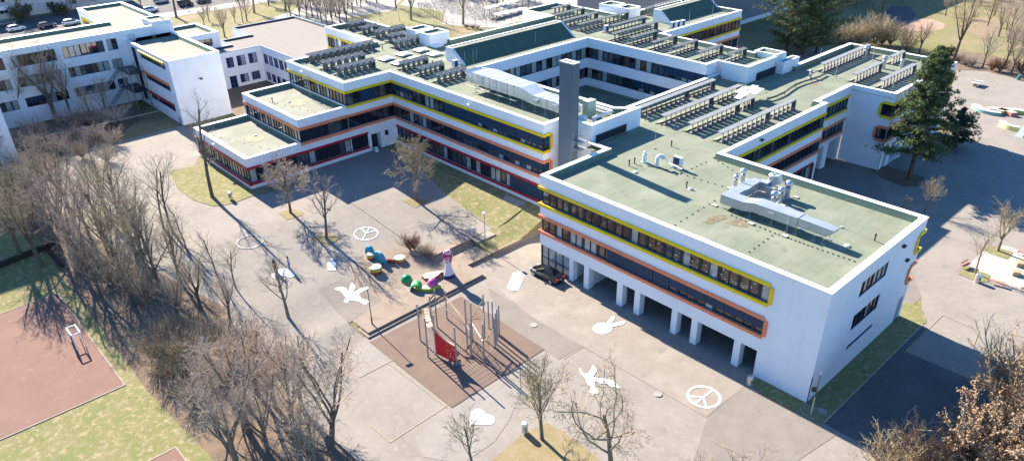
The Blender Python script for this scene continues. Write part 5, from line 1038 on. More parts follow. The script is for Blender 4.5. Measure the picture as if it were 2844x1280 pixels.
m=MB(); m.tube(base,(base.x,base.y,base.z+h*.45),.06); m.build('lower_pole',M('pole_pale',(.55,.50,.46)),t); m=MB(); m.tube((base.x,base.y,base.z+h*.45),(base.x,base.y,base.z+h),.055); m.build('upper_pole',M('pole_brown',(.2,.11,.08)),t)
m=MB(); m.obox((base.x-.2,base.y-.1,base.z+h*.62),(.18,.1,0),(.01,-.02,0),(0,0,.28)); m.build('sign_plate',DARK,t)
m=MB(); m.tube((base.x,base.y,base.z+h),(base.x,base.y,base.z+h+.15),.07); m.build('cap',M('cap_white',(.8,.8,.78)),t)
base=P('ZF',1462,520); t=thing('flag_pole','slim grey pole standing in the shade before the arcade of the far right wing','pole',base); m=MB(); m.tube(base,(base.x,base.y,7.2),.06,.045); m.build('pole',STEEL,t)
WOODR=M('bench_red',(.46,.20,.15),(.38,.16,.12),rough=.6)
def bench(a,b,label,back=False,h=.47):
    c=(a+b)/2; t=thing('park_bench',label,'bench',(c.x,c.y,c.z)); d=(b-a)/2; n=Vector((-d.y,d.x,0)).normalized(); m=MB()
    for k in (-.16,0,.16): m.obox(c+n*k+Vector((0,0,h)),d,n*.065,(0,0,.03))
    m.build('seat',WOODR,t)
    for s in (-.8,.8):
        q=c+d*s
        for k in (-.15,.15): m=MB(); m.tube(q+n*k,q+n*k+Vector((0,0,h-.03)),.035); m.build('leg',METAL,t)
    if back:
        m=MB()
        for z in (.7,.88): m.obox(c+n*.24+Vector((0,0,z)),d,n*.025,(0,0,.06))
        m.build('backrest',WOODR,t)
bench(P('RP',785,868),P('RP',965,920),'backless red-brown bench at the edge of the pale slab terrace'); bench(P('RP',500,725),P('RP',575,690),'weathered bench with a backrest at the tip of the grass island',True); bench(P('RP',1095,560),P('RP',1190,590),'red bench at the far side of the pale slab terrace'); bench(P('RP',1130,960),P('RP',1220,990),'red bench behind the bush at the right edge')
for a,b,l in ((1080,785,'nearer of the two rough sandstone blocks on the pale slabs'),(1125,690,'farther of the two rough sandstone blocks on the pale slabs')):
    p=P('RP',a,b); m=MB(); m.obox((p.x,p.y,.28),(.38,.2,0),(-.2,.42,0),(.02,0,.3)); bevel(solo(m,'stone_block',M('sandstone',(.42,.31,.19),(.33,.25,.16),scale=2.5),l,'stone block',(p.x,p.y,0)),.05)
p=P('SK',625,325); t=thing('table_tennis_table','concrete table tennis table standing alone on the far right asphalt','table tennis table',p)
m=MB(); m.box(p.x-.8,p.x+.8,p.y-1.4,p.y+1.4,.70,.78); m.build('table_top',M('table_top',(.40,.37,.35)),t)
for s in (-.7,.7): m=MB(); m.box(p.x-.35,p.x+.35,p.y+s-.1,p.y+s+.1,0,.70); m.build('leg',CONC,t)
m=MB(); m.box(p.x-.8,p.x+.8,p.y-.02,p.y+.02,.78,.93); m.build('net',STEEL,t)
def arc_bench(c,r,a0,a1,w,h,mats,label):
    t=thing('curved_bench',label,'bench',(c.x,c.y,0)); n=12; m=MB(); tp=MB()
    for i in range(n):
        p_=[(c.x+rr_*math.cos(q),c.y+rr_*math.sin(q)) for q in (a0+(a1-a0)*i/n,a0+(a1-a0)*(i+1)/n) for rr_ in (r,r+w)]
        m.quad((*p_[0],0),(*p_[2],0),(*p_[2],h),(*p_[0],h)); m.quad((*p_[3],0),(*p_[1],0),(*p_[1],h),(*p_[3],h)); tp.quad((*p_[0],h),(*p_[2],h),(*p_[3],h),(*p_[1],h))
        if i==0: m.quad((*p_[1],0),(*p_[0],0),(*p_[0],h),(*p_[1],h))
        if i==n-1: m.quad((*p_[2],0),(*p_[3],0),(*p_[3],h),(*p_[2],h))
    m.build('side',mats,t); tp.build('seat',M('bench_top',(.52,.46,.40)),t)
arc_bench(P('SK',820,600),2.2,-2.9,-.9,1.4,.6,M('paint_teal',(.12,.36,.36),(.25,.42,.38),scale=1),'low curved bench painted teal on the far right court'); arc_bench(P('SK',860,690),2.6,.9,2.4,1.2,.75,M('paint_redpink',(.55,.16,.14),(.45,.2,.18),scale=1),'low curved bench painted red on the far right court'); arc_bench(P('SK',1100,700),2.4,1.2,3.2,1.3,.75,M('paint_lime',(.5,.6,.15),(.3,.42,.15),scale=.8),'low curved bench painted lime green on the far right court'); arc_bench(P('SK',1080,800),1.6,3.3,5.2,1.0,.8,M('paint_cream',(.65,.62,.3),(.45,.48,.2),scale=.8),'cream and lime curved bench beside the grey ramp')
p=P('SK',1130,900); m=MB(); m.prism([(p.x-.6,p.y-1),(p.x+.6,p.y-1),(p.x+.6,p.y+2.6),(p.x-.6,p.y+2.6)],0,.02); m.poly([(p.x-.6,p.y-1,.02),(p.x+.6,p.y-1,.02),(p.x+.6,p.y+2.6,1.0),(p.x-.6,p.y+2.6,1.0)]); m.poly([(p.x-.6,p.y+2.6,0),(p.x-.6,p.y-1,0.02),(p.x-.6,p.y+2.6,1.0)]); m.poly([(p.x+.6,p.y-1,0.02),(p.x+.6,p.y+2.6,0),(p.x+.6,p.y+2.6,1.0)]); m.quad((p.x-.6,p.y+2.6,0),(p.x+.6,p.y+2.6,0),(p.x+.6,p.y+2.6,1),(p.x-.6,p.y+2.6,1)); solo(m,'skate_ramp',M('ramp_grey',(.30,.34,.34)),'small grey ramp leaning on the cream curved bench at the right edge','ramp',p)
a=P('b0',0,830); b=P('b0',310,705); t=thing('timber_wall','dark overgrown timber wall shading the grass above the red court','wall',a)
d=(b-a)/2; n=Vector((-d.y,d.x,0)).normalized(); WD=M('timber_dark',(.045,.034,.026),(.03,.024,.02),scale=3)
m=MB(); m.obox((a+b)/2+Vector((0,0,.35)),d*1.6,n*.25,(0,0,.35)); m.build('beam',WD,t); c_=P('b0',420,825); m=MB(); dd=(c_-b)/2; m.obox((b+c_)/2+Vector((0,0,.15)),dd,Vector((-dd.y,dd.x,0)).normalized()*.18,(0,0,.18)); m.build('side_beam',WD,t)
p=P('c0',500,400); t=thing('football_goal','small white tubular goal on the red court','goal',P('c0',535,440)); m=MB()
x0,y0=-57.3,-47.4
for y in (y0-.1,y0+.75): m.tube((x0,y,0),(x0-.1,y,1.95),.05); m.tube((x0-.1,y,1.95),(x0-1.9,y,2.0),.05); m.tube((x0-1.9,y,2.0),(x0-2.0,y,0),.05)
p1=[(x0-.1,y0-.1,1.95),(x0-.1,y0+.75,1.95),(x0-1.9,y0+.75,2.0),(x0-1.9,y0-.1,2.0)]
for i in range(4): m.tube(p1[i],p1[(i+1)%4],.08)
m.build('frame',M('goal_white',(.82,.82,.8)),t); m=MB()
for i in range(5): x=x0-.3*i-.2; m.tube((x,y0-.1,1.95),(x,y0-.1,.05),.02,n=4)
m.build('bars',DARK,t)
# ================================================= climbing frame
t=thing('climbing_frame','climbing frame of grey steel posts with red climbing wall and rope nets','climbing frame',(-30,-17,.06))
posts=[(-33.21,-20.22,4.62),(-30.31,-21.38,4.88),(-29.99,-20.57,5.05),(-27.22,-20.1,4.73),(-33.91,-18.09,4.28),(-33.86,-17.45,4.86),(-34.36,-15.68,3.71),(-28.84,-17.34,6.0),(-27.59,-17.83,3.95),(-26.15,-17.37,4.25),(-29.45,-16.14,4.65),(-28.44,-15.25,5.82),(-29.74,-13.52,3.56),(-29.28,-13.35,3.63),(-26.73,-15.31,3.7),(-27.08,-14.83,3.92),(-27.88,-13.67,3.95),(-27.49,-14.27,3.94)]
for x,y,h in posts:
    m=MB(); m.lathe((x,y,.05),[(.085,0),(.085,h),(.06,h+.06)],10); m.build('post',STEEL,t)
Pz=lambda i,z: Vector((posts[i][0],posts[i][1],z))
CRED=M('climbing_red',(.66,.014,.028),(.6,.012,.024),rough=.55,scale=1); WOOD=M('pale_timber',(.48,.38,.28),(.38,.29,.21),scale=2.5)
m=MB(); A,B=Pz(2,0),Pz(3,0); n=10; dn=(B-A).normalized().cross(Vector((0,0,1)))*.05; edge=[]
for i in range(n+1):
    f=i/n; q=A.lerp(B,f); zt=3.35-.85*math.sin(f*PI*.55)+.0*f; edge.append((q,zt))
for (q0,z0),(q1,z1) in zip(edge,edge[1:]):
    for s in (1,-1): m.quad(q0+dn*s+Vector((0,0,.35)),q1+dn*s+Vector((0,0,.35)),q1+dn*s+Vector((0,0,z1)),q0+dn*s+Vector((0,0,z0)))
m.build('climbing_wall',CRED,t); m=MB()
for (q0,z0),(q1,z1) in zip(edge,edge[1:]): m.obox((q0+q1)/2+Vector((0,0,(z0+z1)/2)),(q1-q0)/2+Vector((0,0,(z1-z0)/2)),dn*1.6,(0,0,.07))
m.build('wall_cap',WOOD,t); rr2_=random.Random(4); m=MB()
for i in range(26):
    f=.5+.46*rr2_.random(); q=A.lerp(B,f); z=.6+rr2_.random()*1.7; m.lathe(q+dn*1.2+Vector((0,0,z)),[(.03,-.05),(.065,0),(.03,.05)],6,mi=i%2)
m.build('climbing_hold',[M('hold_yellow',(.7,.45,.05)),M('hold_pink',(.7,.55,.5))],t)
m=MB(); A,B=Pz(1,0),Pz(2,0)
for i in range(10): z=.4+i*.33; m.tube(A+Vector((0,0,z)),B+Vector((0,0,z)),.028,n=5)
m.build('ladder_rung',METAL,t)
def walkway(a,b,w,sag,name='plank_bridge'):
    m=MB(); n=9; d=b-a; s=Vector((-d.y,d.x,0)).normalized()*w
    for i in range(n):
        f0,f1=i/n,(i+.86)/n; z=lambda f:-sag*math.sin(f*PI); p_,q_=a.lerp(b,f0)+Vector((0,0,z(f0))),a.lerp(b,f1)+Vector((0,0,z(f1))); m.obox((p_+q_)/2,(q_-p_)/2,s,(0,0,.03))
    m.build(name,WOOD,t); m=MB()
    for k in (-1,1): m.path([a.lerp(b,i/8)+s*k+Vector((0,0,-sag*math.sin(i/8*PI)+.06)) for i in range(9)],.05,5)
    m.build('side_rope',M('rope',(.22,.17,.12)),t)
ROPE=M('rope',(.22,.17,.12))
walkway(Pz(1,3.75).lerp(Pz(2,3.75),.5),Pz(0,3.2).lerp(Pz(4,3.6),.6),.32,.35); walkway(Pz(0,3.1),Pz(4,3.1),.12,0,'plank'); walkway(Pz(4,3.7),Pz(5,4.2),.2,0,'plank')
m=MB(); 
for a,b,z0,z1 in ((5,7,3.7,2.6),(6,7,3.1,3.1),(5,6,3.3,3.1),(7,11,3.6,2.9),(10,11,2.8,5.2),(9,14,2.1,2.5),(8,7,2.9,3.0)): m.tube(Pz(a,z0),Pz(b,z1),.06,n=6)
m.build('beam',WOOD,t); m=MB()
def net(a,b,c,d,n,k):
    for i in range(n+1):
        f=i/n; m.tube(a.lerp(b,f),d.lerp(c,f),.013,n=3,caps=False)
    for j in range(k+1):
        f=j/k; m.tube(a.lerp(d,f),b.lerp(c,f),.013,n=3,caps=False)
net(Pz(5,3.7),Pz(7,2.7),Pz(7,3.5),Pz(6,3.1),12,4); net(Pz(9,2.3),Pz(14,2.3),Pz(14,.2)+Vector((-.3,.3,0)),Pz(9,.2),8,8); net(Pz(3,2.4),Pz(8,2.6),Pz(8,.3),Pz(3,.3),7,6); net(Pz(7,3.2),Pz(10,3.4),Pz(10,.6),Pz(7,.6),5,6); net(Pz(8,2.9),Pz(9,2.6),Pz(9,.4),Pz(8,.4),4,5)
m.path([Pz(4,.4),Pz(4,2.2)+Vector((.6,-.3,0)),Pz(5,3.4)],.012,3); m.build('rope_net',ROPE,t)
m=MB()
for i,j,z in ((7,8,3.0),(9,10,2.2),(12,13,2.0),(14,15,2.4),(11,9,3.6),(2,1,4.4)): m.tube(Pz(i,z),Pz(j,z+.1),.035,n=5)
q=Pz(3,.25); m.tube(q+Vector((-.1,-.6,0)),q+Vector((.2,.7,0)),.035); m.build('bar',STEEL,t)
# ================================================= court sculptures
z0=.368
def PC(reg,a,b,_=None):
    q=P(reg,a,b); return P(reg,a,b,z0+.02) if q.z<z0+.05 or q.x>-41.4 else P(reg,a,b,q.z+.05)
DR=[M('drum_%d'%i,c,rough=.5) for i,c in enumerate(((.25,.06,.04),(.55,.13,.04),(.62,.42,.04),(.30,.42,.05),(.10,.30,.10)))]; DT=M('drum_top',(.66,.66,.64),(.56,.60,.58),scale=1.5); DT2=M('drum_top_tan',(.50,.42,.36))
def drum(c,r,h,sx,sy,label,top=DT,cols=(0,1,2,3),rot=0):
    t=thing('drum_seat',label,'play sculpture',(c.x,c.y,c.z),'painted drum seats'); m=MB(); n=len(cols)
    prof=[(r,0)]+[(r,h*(i+1)/n) for i in range(n)]; m.lathe((c.x,c.y,c.z),prof,28,sx=sx,sy=sy,mids=list(range(n))); m.build('drum',[DR[i] for i in cols],t)
    m=MB(); m.lathe((c.x,c.y,c.z+h),[(r*.98,0.002),(r*.9,.05),(r*.4,.07)],28,sx=sx,sy=sy); m.build('top',top,t)
def mid(reg,x0,x1,yb): a,b=P(reg,x0,yb,z0),P(reg,x1,yb,z0); return a.lerp(b,.5),(b-a).length/2
c=PC('SC',290,478,z0); drum(c,.72,.66,1,1,'rainbow-sided oval drum seat with a white top, front left of the sculpture court')
c=PC('SC',716,282,z0); drum(c,.70,.46,1,1,'low orange-sided drum seat with a white drawn face on top, right of the blue arch',cols=(1,1,3))
c=PC('SC',205,232,z0); drum(c,.56,.58,1,1,'small drum seat with a tan top and rainbow side behind the blue arch',top=DT2,cols=(0,1,2,3))
AB=M('arch_blue',(.02,.26,.42),(.03,.34,.48),scale=2,layers=(((.55,.62,.68),1.6,.60,.72),)); AR=M('arch_red',(.5,.12,.05))
def halfarch(a,b,hgt,w,band,label,mat,edge):
    """thick upright half-arch between two foot points"""
    t=thing('arch_sculpture',label,'play sculpture',(a.x,a.y,a.z)); d=b-a; L=d.length; u=d/L; nrm=Vector((-u.y,u.x,0)); n=14; m=MB(); e=MB()
    c_=(a+b)/2
    P_=lambda ang,r,s: c_+u*(-math.cos(ang)*L/2*r)+Vector((0,0,math.sin(ang)*hgt*r))+nrm*(s*w)
    for i in range(n):
        a0,a1=PI*i/n,PI*(i+1)/n
        m.quad(P_(a0,1,-1),P_(a1,1,-1),P_(a1,1,1),P_(a0,1,1))
        for s in (-1,1): m.quad(P_(a0,band,s),P_(a1,band,s),P_(a1,.9,s),P_(a0,.9,s)); e.quad(P_(a0,.9,s),P_(a1,.9,s),P_(a1,1,s),P_(a0,1,s))
        m.quad(P_(a0,band,1),P_(a1,band,1),P_(a1,band,-1),P_(a0,band,-1))
    m.build('arch',mat,t); e.build('edge_stripe',edge,t)
a=PC('SC',240,222,z0); b=PC('SC',462,352,z0); halfarch(a,b,1.3,.22,.02,'blue upright half-disc sculpture with a red-striped rim',AB,AR)
a=PC('SC',112,140,z0); b=PC('SC',250,190,z0); halfarch(a,b,1.15,.24,.45,'smaller blue arch sculpture behind the small drum seat',AB,AB)
m=MB(); c=PC('SC',295,335,z0); m.prism([(c.x-1.0,c.y-.7),(c.x+.4,c.y-.75),(c.x+1.0,c.y+.3),(c.x-.3,c.y+.75)],c.z-.1,c.z+.12); solo(m,'low_plate',COURT,'flat tan slab at the foot of the blue half-disc','slab',(c.x,c.y,c.z))
BR=M('bench_brown',(.33,.24,.19),(.28,.2,.16),scale=1.2)
def ribbon_slab(pts,w,h,zb,mat,name,label,topmat=None):
    c=pts[0]; m=MB(); n=len(pts)
    ns=[]
    for i in range(n): d=(pts[min(i+1,n-1)]-pts[max(i-1,0)]); d.z=0; d.normalize(); ns.append(Vector((-d.y,d.x,0)))
    ws=w if hasattr(w,'__len__') else [w]*n; hs=h if hasattr(h,'__len__') else [h]*n
    Lp=[pts[i]+ns[i]*ws[i] for i in range(n)]; Rp=[pts[i]-ns[i]*ws[i] for i in range(n)]; Z_=lambda p,z: (p.x,p.y,z)
    for i in range(n-1):
        m.quad(Z_(Lp[i],zb+hs[i]),Z_(Rp[i],zb+hs[i]),Z_(Rp[i+1],zb+hs[i+1]),Z_(Lp[i+1],zb+hs[i+1]),1 if topmat else 0); m.quad(Z_(Rp[i],zb),Z_(Rp[i+1],zb),Z_(Rp[i+1],zb+hs[i+1]),Z_(Rp[i],zb+hs[i])); m.quad(Z_(Lp[i+1],zb),Z_(Lp[i],zb),Z_(Lp[i],zb+hs[i]),Z_(Lp[i+1],zb+hs[i+1]))
    for i,s in ((0,1),(n-1,-1)): q=[Z_(Lp[i],zb),Z_(Rp[i],zb),Z_(Rp[i],zb+hs[i]),Z_(Lp[i],zb+hs[i])]; m.poly(q if s>0 else q[::-1])
    return solo(m,name,[mat,topmat] if topmat else mat,label,'play sculpture',(c.x,c.y,zb))
ribbon_slab([PC('SC',x,y,z0) for x,y in ((425,345),(470,320),(540,310),(590,325),(620,330))],.16,.55,PC('SC',540,310).z-.05,M('snake_red',(.22,.06,.05)),'curved_wall','dark red curved low wall joining the blue half-disc to the drum with the drawn face')
cc_=[PC('SC',x,y,z0) for x,y in ((1140,575),(1200,600),(1290,590),(1370,560),(1440,535),(1500,530))]
ribbon_slab(cc_,[.35,.7,.75,.5,.2,.15],[.42,.45,.45,.48,.5,.5],z0,M('slab_maroon',(.20,.07,.06)),'wave_bench','low wavy tan bench with maroon sides beside the mosaic tower',M('slab_tan',(.42,.34,.29)))
def dome(c,r,h,label,mats,zb,grp):
    t=thing('dome_sculpture',label,'play sculpture',(c.x,c.y,zb),grp); m=MB(); m.lathe((c.x,c.y,zb),[(r*.96,0),(r,.1),(r*.985,.18)],28); m.build('rim',mats[1],t)
    m=MB(); m.lathe((c.x,c.y,zb+.18),[(r*.985*math.cos(q*PI/2/7),h*math.sin(q*PI/2/7)) for q in range(7)]+[(.03,h)],28); m.build('dome',mats[0],t,smooth=True)
DG=M('dome_green',(.01,.22,.10),(.02,.30,.14),rough=.35,scale=1.5,layers=(((.66,.55,.55),.9,.60,.68),((.02,.12,.16),1.4,.63,.7))); DP=M('dome_pink',(.62,.10,.30),(.55,.08,.36),rough=.35,scale=1.5,layers=(((.22,.05,.30),1.3,.56,.62),((.75,.45,.5),1.0,.64,.72))); LIM=M('lime',(.42,.48,.03),(.2,.38,.04),scale=1.5)
c=PC('SC',835,650,z0); dome(c,.70,.74,'green dome with white patches, left end of the caterpillar sculpture',(DG,LIM),z0,'dome sculptures')
pts=[PC('SC',x,y,z0) for x,y in ((985,820),(1050,810),(1130,835),(1220,835),(1310,810),(1400,765))]
ribbon_slab([p+Vector((-.25,.25,0)) for p in pts],[.25,.32,.36,.4,.5,.45],.42,z0,LIM,'curved_bench','lime green curved bench with a pale seat between the green tube and the pink dome',M('seat_pale',(.58,.52,.46)))
a=PC('SC',950,800,z0); 
GT=M('tube_green',(.03,.34,.08),(.05,.45,.12),scale=1.5,layers=(((.7,.72,.68),.8,.55,.64),)); t=thing('tunnel_sculpture','green and white half-tube piece of the caterpillar sculpture, right of the green dome','play sculpture',a); m=MB(); n=12; ax=Vector((-.62,.62,0)); sd_=Vector((.62,.62,0))*.8; cen=a+Vector((.15,.35,0))
for i in range(n):
    q0,q1=PI*i/n,PI*(i+1)/n; f=lambda q,r,s: cen+sd_*(-math.cos(q)*r)+Vector((0,0,math.sin(q)*.9*r))+ax*s*.85
    for r in (1,.86): m.quad(f(q0,r,-.7),f(q1,r,-.7),f(q1,r,.75),f(q0,r,.75))
    for s in (-.7,.75): m.quad(f(q0,.86,s),f(q1,.86,s),f(q1,1,s),f(q0,1,s))
m.build('shell',GT,t)
c=PC('SC',1300,760,z0+.42); dome(c,.66,.70,'pink and violet dome on the right end of the caterpillar sculpture',(DP,LIM),z0+.36,'dome sculptures')
# mosaic tower
base=P('CT',1035,345,z0); t=thing('mosaic_tower','tall white mosaic sculpture with a purple foot and a rounded pink flowered head','sculpture',base); hh=height_of(base,'CT',1030,52)
MW=M('mosaic_white',(.72,.72,.78),(.66,.66,.74),scale=3,layers=(((.30,.06,.30),3.2,.63,.68),)); MP=M('mosaic_purple',(.05,.02,.12),(.08,.03,.16),scale=2); MK=M('mosaic_pink',(.45,.03,.14),(.35,.02,.12),scale=2,layers=(((.78,.70,.74),3.0,.50,.56),))
ax=Vector((.15,.99,0))
def slab_lathe(prof,mat,name):
    m=MB(); n=20; rings=[[(base.x+ax.x*r*math.cos(q)-ax.y*th*math.sin(q),base.y+ax.y*r*math.cos(q)+ax.x*th*math.sin(q),base.z+z) for q in [2*PI*k/n for k in range(n)]] for r,th,z in prof]
    for A_,B_ in zip(rings,rings[1:]):
        for k in range(n): m.quad(A_[k],A_[(k+1)%n],B_[(k+1)%n],B_[k])
    m.poly(rings[-1]); m.build(name,mat,t,smooth=True)
slab_lathe([(.82,.46,0),(.76,.44,.3),(.70,.42,.42)],MP,'foot'); slab_lathe([(.70,.42,.42),(.58,.38,.8),(.46,.34,1.2),(.40,.32,hh*.45),(.40,.30,hh*.56)],MW,'shaft')
slab_lathe([(.40,.30,hh*.56),(.54,.35,hh*.62),(.62,.38,hh*.72),(.63,.38,hh*.82),(.55,.36,hh*.92),(.33,.26,hh*.985),(.08,.08,hh)],MK,'head')
# bush planter edge
a=P('b1',1300,735); b=P('b1',1455,800); m=MB(); d=(b-a)/2; m.obox((a+b)/2+Vector((0,0,.2)),d,Vector((-d.y,d.x,0)).normalized()*.1,(0,0,.25)); m.build('planter_kerb',KERB,kind='structure')
# ================================================= trees
BARK=M('bark_grey',(.17,.138,.108),(.115,.093,.073),scale=3,rough=1,layers=(((.13,.125,.06),1.2,.58,.72),)); BARK_P=M('bark_pale',(.25,.205,.145),(.18,.148,.105),scale=2,rough=1,layers=(((.25,.23,.11),1.0,.55,.7),))
TW_O=M('twig_olive',(.46,.375,.25),(.34,.275,.18),scale=.7,rough=1); TW_T=M('twig_tan',(.48,.39,.30),(.36,.285,.22),scale=.7,rough=1); TW_P=M('twig_lilac',(.56,.455,.36),(.43,.345,.27),scale=.6,rough=1); TW_R=M('twig_red',(.17,.07,.05),(.11,.045,.035),scale=1,rough=1); TW_Y=M('twig_yellow',(.40,.33,.21),(.30,.245,.15),scale=.8,rough=1)
LEAF_B=M('leaf_brown',(.33,.225,.145),(.23,.15,.095),scale=1.4,rough=.9,layers=(((.44,.32,.21),5,.58,.7),((.2,.12,.07),3,.62,.72))); NEED=M('needles',(.10,.135,.055),(.135,.16,.058),scale=.5,rough=.8,layers=(((.16,.165,.06),1.6,.60,.74),)); NEED_D=M('needles_dark',(.045,.072,.036),(.062,.088,.038),scale=.6,rough=.8)
def gold(k): return k*2.39996
def grow(rng,p,d,L,r,lvl,S,out):
    n=S['seg'][lvl]; nodes=[]
    for i in range(n):
        wv=S['wob'][lvl]; d=(d+Vector((rng.gauss(0,wv),rng.gauss(0,wv),rng.gauss(0,wv)+S['up'][lvl]))).normalized()
        q=p+d*(L/n); r1=max(r*(1-(1-S['tap'][lvl])/n),.006); out.append((p,q,r,r1,lvl)); p=q; r=r1; nodes.append((p,d.copy(),r,(i+1)/n))
    if lvl+1>=len(S['seg']): return
    K=S['kids'][lvl]; az=rng.random()*6.28
    for k in range(K):
        t=S['start'][lvl]+(1-S['start'][lvl])*((k+rng.random())/K); j=min(n-1,int(t*n)); pp_,dd,rr_,tt=nodes[j]
        if j>0: pp_=nodes[j-1][0].lerp(nodes[j][0],t*n-j)
        a=S['ang'][lvl]*(.75+.5*rng.random()); o=dd.orthogonal().normalized(); o=Matrix.Rotation(az+gold(k),3,dd)@o
        nd=(dd*math.cos(a)+o*math.sin(a)).normalized()
        grow(rng,pp_,nd,L*S['len'][lvl]*(1.15-.55*t)*(.8+.4*rng.random()),rr_*S['rad'][lvl],lvl+1,S,out)
ST={
 'ash':dict(seg=[6,5,4,3,2],wob=[.05,.09,.12,.16,.2],up=[.03,.10,.10,.08,.05],tap=[.25,.25,.3,.4,.5],kids=[11,7,5,3],start=[.22,.2,.15,.15],ang=[.62,.62,.7,.75],len=[.62,.55,.55,.62],rad=[.55,.6,.6,.7]),
 'fork':dict(seg=[3,6,4,3,2],wob=[.04,.07,.12,.16,.2],up=[.02,.09,.08,.06,.05],tap=[.7,.25,.3,.4,.5],kids=[6,9,5,4],start=[.55,.2,.15,.15],ang=[.42,.6,.7,.75],len=[1.9,.42,.5,.6],rad=[.62,.5,.6,.7]),
 'round':dict(seg=[5,5,4,3,2],wob=[.03,.12,.16,.2,.25],up=[.02,.045,.03,.02,.02],tap=[.35,.3,.3,.4,.5],kids=[15,8,5,4],start=[.34,.2,.15,.15],ang=[1.0,.7,.75,.8],len=[.62,.5,.52,.62],rad=[.5,.6,.6,.7]),
 'plane':dict(seg=[5,8,6,4,2],wob=[.05,.17,.24,.26,.25],up=[.02,.05,.04,.03,.02],tap=[.4,.25,.3,.4,.5],kids=[10,8,4,3],start=[.28,.25,.2,.2],ang=[1.0,.75,.8,.8],len=[.95,.40,.48,.6],rad=[.48,.5,.55,.7]),
 'sparse':dict(seg=[5,5,4,3],wob=[.06,.11,.15,.2],up=[.03,.08,.06,.05],tap=[.3,.3,.35,.5],kids=[9,7,5],start=[.3,.2,.15],ang=[.6,.65,.7],len=[.6,.5,.5],rad=[.5,.6,.65]),
 'shrub':dict(seg=[2,5,4,3],wob=[.02,.10,.14,.18],up=[0,.05,.05,.04],tap=[.9,.35,.4,.5],kids=[22,8,5],start=[.3,.12,.12],ang=[.62,.55,.6],len=[7,.5,.5],rad=[.42,.6,.65]),
 'slim':dict(seg=[7,4,3,2],wob=[.04,.12,.16,.2],up=[.02,.12,.08,.06],tap=[.2,.3,.4,.5],kids=[10,5,4],start=[.3,.2,.2],ang=[.55,.6,.7],len=[.34,.5,.55],rad=[.4,.6,.7]),
}
PROTO={}
def proto(style,seed,H,r,leaf=0,lsz=.1,droop=0):
    key=(style,seed,H,leaf)
    if key in PROTO: return PROTO[key]
    rng=random.Random(seed); S=ST[style]; out=[]
    L0={'ash':.80,'fork':.34,'round':.72,'plane':.6,'sparse':.8,'shrub':.055,'slim':.95}[style]*H
    grow(rng,Vector((0,0,-.15)),Vector((0,0,1)),L0,r,0,S,out)
    top=max(s[1].z for s in out); k=H/top
    T=MB(); C=MB(); last=max(s[4] for s in out)
    for p,q,r0,r1,l in out:
        if l<=1: T.tube(p*k,q*k,max(r0,.02),max(r1,.015),6 if l==0 else 5,caps=False)
        else: C.tube(p*k,q*k,max(r0,.013),max(r1,.009),3,caps=False)
    if leaf:
        ends=[s for s in out if s[4]>=last-1]
        for i in range(leaf):
            s=rng.choice(ends); c=(s[0].lerp(s[1],rng.random()))*k+Vector((rng.gauss(0,.06),rng.gauss(0,.06),rng.gauss(0,.05))); a=Vector((rng.gauss(0,1),rng.gauss(0,1),rng.gauss(0,.7))).normalized(); b=a.orthogonal().normalized(); sz=lsz*(.6+.8*rng.random())
            C.quad(c-a*sz-b*sz*.55,c+a*sz*.2-b*sz*.7,c+a*sz+b*sz*.2,c-a*sz*.1+b*sz*.75,1)
    def me(m,name):
        d=bpy.data.meshes.new(name); d.from_pydata(m.v,[],m.f); d.materials.append(None); 
        if leaf and name=='crown': d.materials.append(None); d.polygons.foreach_set('material_index',m.m)
        d.update(); return d
    PROTO[key]=(me(T,'trunk'),me(C,'crown')); return PROTO[key]
TREES={}
def tree(p,pr,label,group,bark=None,twig=None,leafm=None,scale=1,rot=None,name='bare_tree',cat='tree',lean=(0,0)):
    t=thing(name,label,cat,p,group); t.rotation_euler=(lean[0],lean[1],rot if rot is not None else random.random()*6.28); s=scale; t.scale=(s,s,s)
    for me,mt,nm in ((pr[0],bark or BARK,'trunk'),(pr[1],twig or TW_T,'crown')):
        o=bpy.data.objects.new(nm,me); COL.objects.link(o); o.parent=t; o.material_slots[0].link='OBJECT'; o.material_slots[0].material=mt
        if nm=='crown' and len(o.material_slots)>1: o.material_slots[1].link='OBJECT'; o.material_slots[1].material=leafm or LEAF_B
    if group: TREES.setdefault(group,[]).append((scr(p)[0],t,label))
    return t
# --- court trees
for reg,a,b,tx,ty,sd_,l in (('b1',500,463,480,55,1,'bare round-crowned tree in a dry grass pit, left of the three on the asphalt court'),('b1',740,637,745,215,2,'bare airy tree in a dry grass pit, nearest of the three on the asphalt court'),('b1',1345,382,1290,-30,5,'bushy bare tree in a dry grass pit in front of the shaded main facade')):
    p=P(reg,a,b); h=height_of(p,reg,tx,ty); tree(p,proto('round' if sd_!=2 else 'sparse',sd_,7.0,.16),l,None,BARK,TW_Y if sd_==5 else TW_T,scale=h/7*1.06,rot=sd_)
p=P('b0',1425,357); h=height_of(p,'a0',1250,600); tree(p,proto('slim',4,12.0,.24),'tall slender bare tree with a dark bent trunk on the lawn by the red-edged corner',None,BARK,TW_T,scale=h/12,rot=1)
